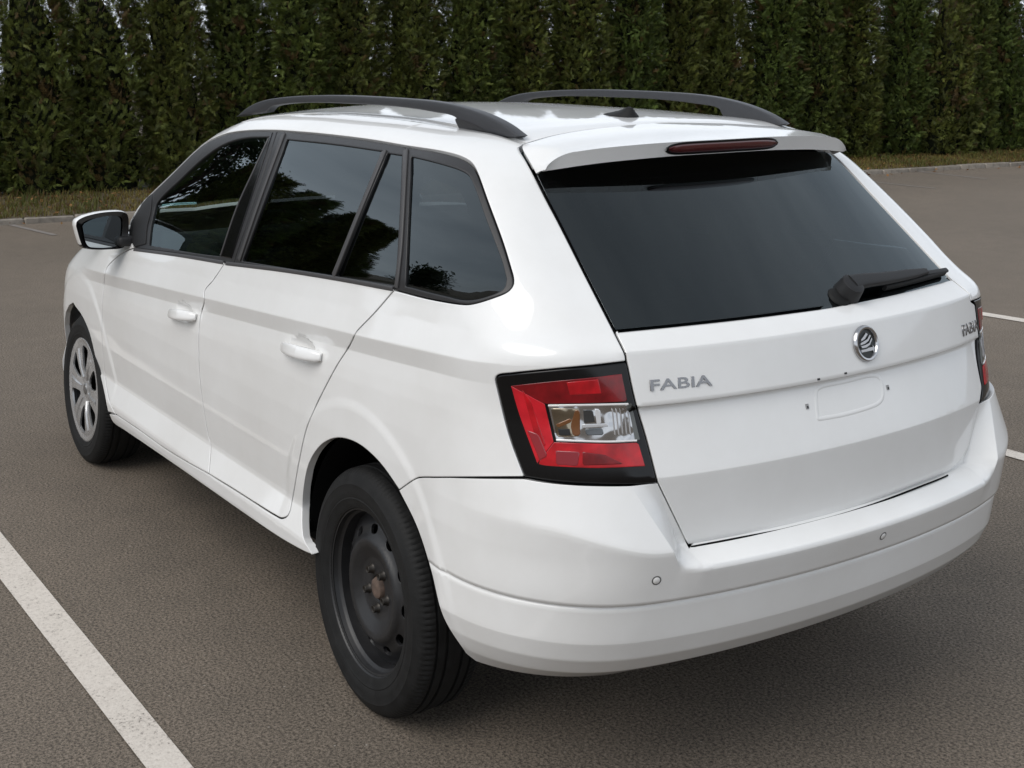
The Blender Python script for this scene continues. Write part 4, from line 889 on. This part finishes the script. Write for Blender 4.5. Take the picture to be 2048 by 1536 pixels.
# ------------------------------------------------------------------ the car park
def asphalt():
    m=bpy.data.materials.new('asphalt'); m.use_nodes=True; nt=m.node_tree; b=nt.nodes['Principled BSDF']; N=nt.nodes.new; L=nt.links.new
    t=N('ShaderNodeTexCoord')
    def noise(s,d=4,r=.6): n=N('ShaderNodeTexNoise'); n.inputs['Scale'].default_value=s; n.inputs['Detail'].default_value=d; n.inputs['Roughness'].default_value=r; L(t.outputs['Object'],n.inputs['Vector']); return n
    def ramp(f,a,b_,c0,c1): r=N('ShaderNodeValToRGB'); e=r.color_ramp.elements; e[0].position=a; e[1].position=b_; e[0].color=(*c0,1); e[1].color=(*c1,1); L(f,r.inputs['Fac']); return r
    grain=noise(120,6,.85); big=noise(.55,5,.6); mid=noise(7,4,.6)
    vo=N('ShaderNodeTexVoronoi'); vo.inputs['Scale'].default_value=95; L(t.outputs['Object'],vo.inputs['Vector'])
    c1=ramp(grain.outputs['Fac'],.40,.62,(.037,.030,.0235),(.305,.258,.207))
    c2=ramp(big.outputs['Fac'],.35,.68,(.90,.89,.88),(1.08,1.06,1.05)); c3=ramp(mid.outputs['Fac'],.3,.75,(.90,.90,.90),(1.07,1.06,1.05))
    st=ramp(vo.outputs['Color'],.90,.97,(0,0,0),(1,1,1))
    m1=N('ShaderNodeMix'); m1.data_type='RGBA'; m1.blend_type='MULTIPLY'; m1.inputs['Factor'].default_value=1; L(c1.outputs[0],m1.inputs['A']); L(c2.outputs[0],m1.inputs['B'])
    m2=N('ShaderNodeMix'); m2.data_type='RGBA'; m2.blend_type='MULTIPLY'; m2.inputs['Factor'].default_value=1; L(m1.outputs['Result'],m2.inputs['A']); L(c3.outputs[0],m2.inputs['B'])
    sd2=N('ShaderNodeMath'); sd2.operation='LESS_THAN'; sd2.inputs[1].default_value=.25; L(vo.outputs['Distance'],sd2.inputs[0])
    sm=N('ShaderNodeMath'); sm.operation='MULTIPLY'; L(st.outputs[0],sm.inputs[0]); L(sd2.outputs[0],sm.inputs[1])
    m3=N('ShaderNodeMix'); m3.data_type='RGBA'; m3.inputs['B'].default_value=(.36,.33,.29,1); L(sm.outputs[0],m3.inputs['Factor']); L(m2.outputs['Result'],m3.inputs['A'])
    L(m3.outputs['Result'],b.inputs['Base Color'])
    b.inputs['Roughness'].default_value=.82; b.inputs['Specular IOR Level'].default_value=.35
    bp=N('ShaderNodeBump'); bp.inputs['Strength'].default_value=.75; bp.inputs['Distance'].default_value=.004; L(grain.outputs['Fac'],bp.inputs['Height']); L(bp.outputs['Normal'],b.inputs['Normal'])
    return m
ASPH=asphalt()
def paint_line_mat():
    m=bpy.data.materials.new('line_paint'); m.use_nodes=True; nt=m.node_tree; b=nt.nodes['Principled BSDF']; N=nt.nodes.new; L=nt.links.new
    t=N('ShaderNodeTexCoord'); n=N('ShaderNodeTexNoise'); n.inputs['Scale'].default_value=115; n.inputs['Detail'].default_value=4; n.inputs['Roughness'].default_value=.7; L(t.outputs['Object'],n.inputs['Vector'])
    n2=N('ShaderNodeTexNoise'); n2.inputs['Scale'].default_value=6; n2.inputs['Detail'].default_value=3; L(t.outputs['Object'],n2.inputs['Vector'])
    ad=N('ShaderNodeMath'); ad.operation='MULTIPLY_ADD'; ad.inputs[1].default_value=.35; L(n2.outputs['Fac'],ad.inputs[0]); L(n.outputs['Fac'],ad.inputs[2])
    r=N('ShaderNodeValToRGB'); e=r.color_ramp.elements; e[0].position=.46; e[0].color=(.13,.115,.10,1); e[1].position=.585; e[1].color=(.56,.51,.455,1); k=r.color_ramp.elements.new(.80); k.color=(.66,.61,.55,1); L(ad.outputs[0],r.inputs['Fac']); L(r.outputs[0],b.inputs['Base Color'])
    b.inputs['Roughness'].default_value=.8; bp=N('ShaderNodeBump'); bp.inputs['Strength'].default_value=.6; bp.inputs['Distance'].default_value=.003; L(n.outputs['Fac'],bp.inputs['Height']); L(bp.outputs['Normal'],b.inputs['Normal'])
    return m
LINEM=paint_line_mat()
KX=lambda y: 10.99+.1315*y                 # foot of the kerb
HX=lambda y: 12.95+.19*(y+1.27)            # front of the hedge
def sheet(name,pts,z,m,kind='structure'):
    o=mobj(name,[(x,y,z) for x,y in pts],[tuple(range(len(pts)))],m,None,smooth=False); tag(o,None,None,None,kind); return o
sheet('ground',[(-150,-150),(150,-150),(150,150),(-150,150)],0.,ASPH)
g=np.array([(0,1065),(385,1536)]); gl_=onpl(g,2,0.)[:,:2]; g2=onpl(np.array([(0,1160),(290,1536)]),2,0.)[:,:2]
def extend(a,b,t0,t1): d=b-a; return a+d*t0,a+d*t1
a0,a1=extend(gl_[0],gl_[1],-1.6,1.6); b0,b1=extend(g2[0],g2[1],-2.3,2.2)
sheet('parking_line',[tuple(a0),tuple(a1),tuple(b1),tuple(b0)],.004,LINEM)
def pline(p0,p1,w,t0,t1):
    a,b=onpl(np.array([p0,p1]),2,0.)[:,:2]; d=(b-a)/np.linalg.norm(b-a); n=np.array([-d[1],d[0]])*w/2; A,B=a+d*t0,a+d*t1
    sheet('parking_line',[tuple(A+n),tuple(B+n),tuple(B-n),tuple(A-n)],.004,LINEM)
pline((1968,629),(2048,642),.10,-3.2,1.6); pline((2012,906),(2048,916),.085,-3.6,1.5)
FADED=mat('worn_line',(.20,.18,.165),.85,noise=(30,.25,.2))
LINEM_=LINEM; LINEM=FADED; pline((1880,348),(1990,360),.06,-.6,.9); pline((1765,366),(1830,373),.05,-.4,.9); pline((30,452),(150,480),.06,-.5,1.0); LINEM=LINEM_
# kerb: one stone after another, with open joints
KERBM=mat('kerb_stone',(.22,.195,.165),.9,noise=(14,.35,.5))
kerb=empty('kerb',(KX(-6),-6,0)); tag(kerb,'low pale stone kerb between the asphalt and the grass strip in front of the hedge','kerb')
kd=np.array([.1315,1.]); kd/=np.linalg.norm(kd); ka=math.atan2(kd[1],kd[0]); rk=random.Random(3); y=10.2; meshes=[]
for i in range(4):
    o=rbox('kerb_stone',(0,0,0),(.492,.13,.20),.014,KERBM,kerb,None,2)
    for v_ in o.data.vertices: v_.co+=Vector((rk.uniform(-.004,.004),rk.uniform(-.004,.004),rk.uniform(-.004,.004)))
    meshes.append(o.data); bpy.data.objects.remove(o)
s=0
while y>-19.5:
    o=bpy.data.objects.new('kerb_stone',meshes[s%4]); COL.objects.link(o); o.parent=kerb
    p=Vector((KX(y)+.065,y,-.042+rk.uniform(-.006,.006)))-Vector(kerb.location); o.location=p; o.rotation_euler=(rk.uniform(-.02,.02),rk.uniform(-.01,.01),ka+rk.uniform(-.012,.012)); y-=.496; s+=1
# verge, grass, leaf litter
SOIL=mat('verge_soil',(.085,.066,.038),.95,noise=(9,.4,.6))
vy=np.linspace(10.4,-20,66); vv=[];vf=[]
rg_=np.random.default_rng(5)
for i,yy_ in enumerate(vy):
    for j,tq in enumerate(np.linspace(0,1,9)): vv.append((KX(yy_)+.12+tq*6.0,yy_,.055+.03*tq*1.5+rg_.uniform(-.012,.014)*(j>0)))
for i in range(65):
    for j in range(8): vf.append((i*9+j,i*9+j+1,(i+1)*9+j+1,(i+1)*9+j))
ve=mobj('verge',vv,vf,SOIL,None); tag(ve,None,None,None,'structure')
def col_mat(name,rough=.6,transl=.25):
    m=bpy.data.materials.new(name); m.use_nodes=True; nt=m.node_tree; b=nt.nodes['Principled BSDF']; a=nt.nodes.new('ShaderNodeAttribute'); a.attribute_name='tint'
    b.inputs['Roughness'].default_value=rough; b.inputs['Specular IOR Level'].default_value=.3; nt.links.new(a.outputs['Color'],b.inputs['Base Color'])
    tr=nt.nodes.new('ShaderNodeBsdfTranslucent'); nt.links.new(a.outputs['Color'],tr.inputs['Color']); mx=nt.nodes.new('ShaderNodeMixShader'); mx.inputs[0].default_value=transl
    o=nt.nodes['Material Output']; nt.links.new(b.outputs[0],mx.inputs[1]); nt.links.new(tr.outputs[0],mx.inputs[2]); nt.links.new(mx.outputs[0],o.inputs['Surface']); return m
LEAFM=col_mat('foliage'); GRASSM=col_mat('grass_blades',.6,.3); DEADM=col_mat('dead_leaf',.8,.15)
def quads_obj(name,V,tint,m,parent=None,nv=4):
    """V (n,nv,3) separate faces, tint (n,3)"""
    n=len(V); me=bpy.data.meshes.new(name); me.vertices.add(n*nv); me.vertices.foreach_set('co',V.reshape(-1).astype(np.float32)); me.loops.add(n*nv); me.loops.foreach_set('vertex_index',np.arange(n*nv,dtype=np.int32))
    me.polygons.add(n); me.polygons.foreach_set('loop_start',np.arange(n,dtype=np.int32)*nv); me.update(calc_edges=True); me.validate()
    at=me.attributes.new('tint','FLOAT_COLOR','FACE'); at.data.foreach_set('color',np.concatenate([tint,np.ones((n,1))],1).reshape(-1).astype(np.float32))
    me.materials.append(m); o=bpy.data.objects.new(name,me); COL.objects.link(o); o.parent=parent; return o
def unit(v): return v/np.maximum(np.linalg.norm(v,axis=-1,keepdims=True),1e-9)
def grass(n):
    r=np.random.default_rng(11); yv=r.uniform(-19,3.,n); dep=r.beta(1.,1.25,n); xv=KX(yv)+.10+dep*(HX(yv)+.3-KX(yv)); z0=.055+.02*dep
    patch=np.sin(yv*3.1)+np.sin(yv*7.7+xv*3)+r.normal(0,.7,n)
    h=r.uniform(.018,.06,n)*(1+.5*dep)*(1+.25*np.clip(patch,-1,2)); a=r.uniform(0,2*np.pi,n); lean=r.uniform(.1,1.1,n); w=r.uniform(.003,.007,n)
    s=np.stack([np.cos(a),np.sin(a),0*a],-1); d=np.stack([-np.sin(a),np.cos(a),0*a],-1); b=np.stack([xv,yv,z0],-1)
    m_=b+d*(h*lean*.3)[:,None]+np.array([0,0,1.])*(h*.65)[:,None]; t=b+d*(h*lean)[:,None]+np.array([0,0,1.])*h[:,None]
    V1=np.stack([b-s*w[:,None],b+s*w[:,None],m_+s*w[:,None]*.7,m_-s*w[:,None]*.7],1); V2=np.stack([m_-s*w[:,None]*.7,m_+s*w[:,None]*.7,t+s*.0006,t-s*.0006],1)
    k=r.uniform(0,1,n)[:,None]; green=np.array([.085,.100,.022]); straw=np.array([.21,.165,.045]); br=np.array([.13,.075,.03])
    q=np.clip(.55+.25*patch[:,None]+.35*(k-.5),0,1); c=straw*(1-q)+green*q; c=np.where(k>.72,br,c)*r.uniform(.7,1.2,(n,1))
    o=quads_obj('grass',np.concatenate([V1,V2]),np.concatenate([c,c]),GRASSM); tag(o,None,None,None,'stuff')
grass(42000)
def litter(n):
    r=np.random.default_rng(12); yv=r.uniform(-19,6.5,n); dep=np.where(r.uniform(0,1,n)<.75,r.beta(2.4,1.2,n),r.uniform(-.25,0.1,n)); xv=KX(yv)+.12+dep*1.8; z=np.where(dep<-.06,.008,.075+.03*np.clip(dep,0,1))+r.uniform(0,.03,n)
    a=r.uniform(0,6.28,n); s=r.uniform(.012,.035,n); t=unit(np.stack([np.cos(a),np.sin(a),r.normal(0,.35,n)],-1)); u=unit(np.cross(t,unit(np.stack([r.normal(0,.4,n),r.normal(0,.4,n),np.ones(n)],-1)))); p=np.stack([xv,yv,z],-1)
    V=np.stack([p-t*s[:,None],p-u*(s*.55)[:,None],p+t*s[:,None],p+u*(s*.55)[:,None]],1); c=np.array([.16,.075,.03])*r.uniform(.5,1.6,(n,1))*np.array([1,1,1])+r.uniform(0,.04,(n,1))*np.array([1,.8,.2])
    o=quads_obj('leaf_litter',V,c,DEADM); tag(o,None,None,None,'stuff')
litter(1500)
# ------------------------------------------------------------------ hedge: a row of thuja columns
def fronds(base,stem,flat,length,tint,r,nb=7):
    """flat sprays: a stem with paired scale-leaf branchlets, curling; returns quads"""
    n=len(base); side=unit(np.cross(stem,flat)); V=[];T_=[]; curl=r.normal(0,.85,n)
    def pt(t): return base+stem*(length*t)[:,None]+flat*(length*curl*t*t*.5)[:,None]
    for k in range(nb):
        t0=(k+.4)/(nb+.6)
        for sg in (-1,1):
            p=pt(np.full(n,t0)); ln=length*(.50*(1-.55*t0))*r.uniform(.75,1.2,n); d=unit(stem*.75+side*sg*.8+flat*(curl*.5+r.normal(0,.25,n))[:,None]); w=unit(np.cross(d,flat))*(length*.042*r.uniform(.8,1.3,n))[:,None]
            e=p+d*ln[:,None]+flat*(ln*curl*.25)[:,None]; mid=p*.45+e*.55
            V.append(np.stack([p,mid-w,e,mid+w],1)); T_.append(tint*r.uniform(.75,1.25,(n,1)))
    p=pt(np.full(n,.0)); e=pt(np.full(n,1.08)); mid=pt(np.full(n,.7)); w=side*(length*.05)[:,None]; V.append(np.stack([p,mid-w,e,mid+w],1)); T_.append(tint)
    return np.concatenate(V),np.concatenate(T_)
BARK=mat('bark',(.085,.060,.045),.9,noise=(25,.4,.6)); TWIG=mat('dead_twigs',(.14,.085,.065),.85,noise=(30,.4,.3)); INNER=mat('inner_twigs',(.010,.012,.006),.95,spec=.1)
def tubes(segs,m,name,parent,n=5):
    v=[];f=[]
    for pts,r0,r1 in segs:
        pts=np.array(pts,float); a=np.linspace(0,2*np.pi,n,endpoint=False); rr_=np.linspace(r0,r1,len(pts)); vv_,ff=sweep(pts,np.stack([np.cos(a),np.sin(a)],-1),np.array([.31,.83,.2]) if abs(pts[-1][2]-pts[0][2])>.5*np.linalg.norm(pts[-1]-pts[0]) else np.array([0,0,1.]),scale=np.stack([rr_,rr_],-1)); o=len(v); v+=list(vv_); f+=[tuple(q+o for q in x) for x in ff]
    return mobj(name,np.array(v),f,m,parent)
def thuja(seed,H,Rm,nf,bare=None,brown=.025,hue=0.):
    r=np.random.default_rng(seed); root=empty('thuja_tree')
    zz=H*r.beta(1.05,1.12,nf); th=r.uniform(0,2*np.pi,nf)
    lump=.13*np.sin(th*3+zz*2.1+seed)+.11*np.sin(th*5-zz*3.7+seed*2)+.07*np.sin(zz*6.3+th*2+seed)
    rad=Rm*(1-.55*np.clip(zz/H,0,1)**3)*(.86+.14*np.clip(zz/.35,0,1))*(1+lump)
    dep=r.beta(1.1,2.2,nf)*.42; rr_=rad*(1-dep)
    b=np.stack([rr_*np.cos(th),rr_*np.sin(th),zz+.03],-1); ro=np.stack([np.cos(th),np.sin(th),0*th],-1)
    stem=unit(ro*r.uniform(.35,1.1,(nf,1))+np.array([0,0,1.])*r.uniform(.15,1.0,(nf,1))+r.normal(0,.42,(nf,3)))
    flat=unit(np.cross(stem,unit(r.normal(0,1,(nf,3))))*.6+.75*(ro-(ro*stem).sum(1)[:,None]*stem)+1e-4); flat=unit(flat-(flat*stem).sum(1)[:,None]*stem)
    base_c=np.array([.092+.014*hue,.122,.027]); cl=.5+.5*np.sin(th*4+zz*5.3+seed)*np.sin(zz*2.3-th*2+seed*3)
    tint=base_c*(.42+1.0*r.uniform(0,1,(nf,1))**1.4)*(.8+.4*cl[:,None]); tint=tint*np.array([1,1,1])+np.array([.020,.006,0.])*r.uniform(0,1,(nf,1))**3
    patch=(np.sin(th*2.7+zz*1.9+seed*1.7)*np.sin(zz*3.3+seed)>.90)|(r.uniform(0,1,nf)<brown); tint[patch]=np.array([.10,.066,.024])*r.uniform(.5,1.3,(patch.sum(),1))
    keep=np.ones(nf,bool)
    if bare is not None:
        a0,z0,z1,wid=bare; dth=np.abs((th-a0+np.pi)%(2*np.pi)-np.pi); keep=~((dth<wid)&(zz>z0)&(zz<z1)&(r.uniform(0,1,nf)<.72))
    ln=r.uniform(.06,.132,nf)
    V,T_=fronds(b[keep],stem[keep],flat[keep],ln[keep],tint[keep],r)
    quads_obj('foliage',V,T_,LEAFM,root)
    # dark twiggy inside, trunk
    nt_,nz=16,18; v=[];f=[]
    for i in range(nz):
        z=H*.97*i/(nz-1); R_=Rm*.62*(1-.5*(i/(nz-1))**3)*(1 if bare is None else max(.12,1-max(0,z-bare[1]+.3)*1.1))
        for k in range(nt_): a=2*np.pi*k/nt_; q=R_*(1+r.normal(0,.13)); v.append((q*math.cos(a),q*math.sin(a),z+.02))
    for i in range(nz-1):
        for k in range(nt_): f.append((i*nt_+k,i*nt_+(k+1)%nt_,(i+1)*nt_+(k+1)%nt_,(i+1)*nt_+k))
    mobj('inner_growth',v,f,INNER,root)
    tubes([([(0,0,-.05),(.02,.01,H*.4),(0,.02,H*.92)],.055,.02)],BARK,'trunk',root,8)
    if bare is not None:
        sg=[]
        for k in range(60):
            a=bare[0]+r.normal(0,.5); z=r.uniform(bare[1]-.2,bare[2]); ln_=r.uniform(.3,.7); o=np.array([.05*math.cos(a),.05*math.sin(a),z]); d=np.array([math.cos(a)*.55,math.sin(a)*.55,.8+r.normal(0,.1)]); sg.append(([o,o+d*ln_*.5+r.normal(0,.03,3),o+d*ln_],.008,.002))
        tubes(sg,TWIG,'dead_branches',root,4)
    return root
def kids(o): return [c for c in bpy.data.objects if c.parent==o]
FR=math.pi    # towards the car park (-x)
kinds=[thuja(21,3.7,.43,9000),thuja(22,3.6,.42,9000,hue=.6),thuja(23,3.8,.445,9000,brown=.02),thuja(24,3.65,.43,9000,brown=.04,hue=.8),thuja(25,3.7,.43,9000,hue=-.5)]
gappy=thuja(26,3.7,.54,7600,bare=(FR+.1,2.1,3.9,.40),brown=.05,hue=.5)
twiggy=thuja(27,3.7,.55,8200,bare=(FR+.35,1.75,3.8,.5),brown=.08,hue=.8)
GROUP='thuja trees standing side by side in the hedge'
rt2=random.Random(9)
def copy_tree(src):
    c=src.copy(); COL.objects.link(c)
    for ch in kids(src): d=ch.copy(); COL.objects.link(d); d.parent=c
    return c
used=set(); placed=[]
yv=8.5; i=0; spots=[]
while yv>-18.2: spots.append(yv); yv-=.80+rt2.uniform(-.07,.07)
def px_of(y_): return project(np.array([[HX(y_)+.2,y_,1.9]]))[0,0]
pxs=[px_of(y_) for y_ in spots]
iw=int(np.argmin([abs(p-1905) for p in pxs])); ig=[int(np.argmin([abs(p-q) for p in pxs])) for q in (65,200)]
for i,y_ in enumerate(spots):
    src=twiggy if i==iw else gappy if i in ig else kinds[(i*3+i//4)%5]
    if src not in used: used.add(src); o=src
    else: o=copy_tree(src)
    o.location=(HX(y_)+.52+rt2.uniform(-.07,.10),y_,.05); k=rt2.uniform(.94,1.06); o.scale=(k,k*1.02,rt2.uniform(.95,1.06)*(1.22 if y_>.3 else 1.))
    lean=np.clip((px_of(y_)-1010)/1000,-1.2,1.2)*.105
    o.rotation_euler=(lean+rt2.uniform(-.015,.015),rt2.uniform(-.02,.02),0 if src in (gappy,twiggy) else rt2.choice([0,1.1,2.3,3.6,4.8]))
    placed.append((o,px_of(y_)))
NAMES={-51:'green thuja cut by the left picture edge',101:'thin thuja with a dark bare trunk and gaps of sky, leftmost whole one',240:'sparse thuja with gaps and a bare trunk, above the door mirror',
380:'green thuja rising behind the windscreen pillar of the car',502:'green thuja behind the front tip of the nearer roof rail',621:'green thuja above the black pillar between the side doors',734:'green thuja above the rear door window and the nearer roof rail',
850:'green thuja above the quarter window, behind the nearer roof rail',970:'green thuja in the gap between the two roof rails',1080:'green thuja behind the front tip of the farther roof rail',1188:'green thuja next left of the one above the roof aerial',
1286:'green thuja straight above the fin shaped roof aerial',1387:'green thuja next right of the one above the roof aerial',1474:'green thuja above the sloping rear half of the farther roof rail',1562:'green thuja above the rear tip of the farther roof rail',
1652:'green thuja rising behind the right corner of the roof spoiler',1740:'green thuja standing where the kerb comes into view beside the spoiler',1821:'green thuja next left of the one with bare reddish branches',1895:'thuja with bare reddish dead branches in its upper part',
1970:'green thuja next right of the one with bare reddish branches',2041:'last whole green thuja before the right picture edge',2111:'green thuja mostly cut off by the right picture edge'}
for o,p in placed:
    k=min(NAMES,key=lambda q:abs(q-p))
    if abs(k-p)<40: tag(o,NAMES[k],'hedge tree',GROUP)
    else: tag(o,'tall green thuja of the hedge, beyond the left edge and mirrored in the side windows','hedge tree',GROUP)
# trees behind the hedge end, mirrored in the side windows
def leaf_tree(name,x,y,H,R_,seed,label,zc0):
    r=np.random.default_rng(seed); root=empty(name,(x,y,0)); tag(root,label,'tree')
    cl=[];n=46
    for k in range(n): a=r.uniform(0,6.28); z=r.uniform(zc0,H); q=R_*math.sqrt(r.uniform(0,1))*(1-((z-zc0)/(H-zc0+.3))**1.6*.8); cl.append((q*math.cos(a),q*math.sin(a),z))
    cl=np.array(cl); m=7000; w=cl[r.integers(0,n,m)]+r.normal(0,.20,(m,3)); t=unit(r.normal(0,1,(m,3))); u=unit(np.cross(t,unit(r.normal(0,1,(m,3))))); s=r.uniform(.05,.11,(m,1))
    V=np.stack([w-t*s,w-u*s*.5,w+t*s,w+u*s*.5],1); quads_obj('crown',V,np.array([.028,.045,.015])*r.uniform(.5,1.4,(m,1)),LEAFM,root)
    sg=[([(0,0,-.1),(.05,0,H*.4),(0,.05,H*.85)],.13,.03)]
    for c in cl[::3]: sg.append(([(0,0,max(.8,c[2]*.6)),tuple(c*np.array([.5,.5,.85])),tuple(c)],.035,.008))
    tubes(sg,BARK,'trunk',root,7)
leaf_tree('broadleaf_tree',15.6,4.2,6.6,1.5,31,'tall dark tree behind the hedge, mirrored in the rear side window',1.8)
leaf_tree('bush',13.6,9.6,3.0,.9,33,'low dark bush past the hedge end, mirrored in the quarter window',.3)

# a scrap of paper lying against the kerb
sp0=onpl(np.array([(168,449)]),2,0.)[0]; bm=bmesh.new(); bmesh.ops.create_icosphere(bm,subdivisions=2,radius=.03)
rs=random.Random(4)
for q in bm.verts: q.co*=rs.uniform(.65,1.25); q.co.z=abs(q.co.z)*.6
bmesh.ops.translate(bm,vec=(sp0[0]-.03,sp0[1],.002),verts=bm.verts); ps=bobj('paper_scrap',bm,mat('paper',(.62,.60,.56),.8,noise=(60,.2,.3)),None); tag(ps,'crumpled white scrap of paper on the asphalt by the kerb','litter')
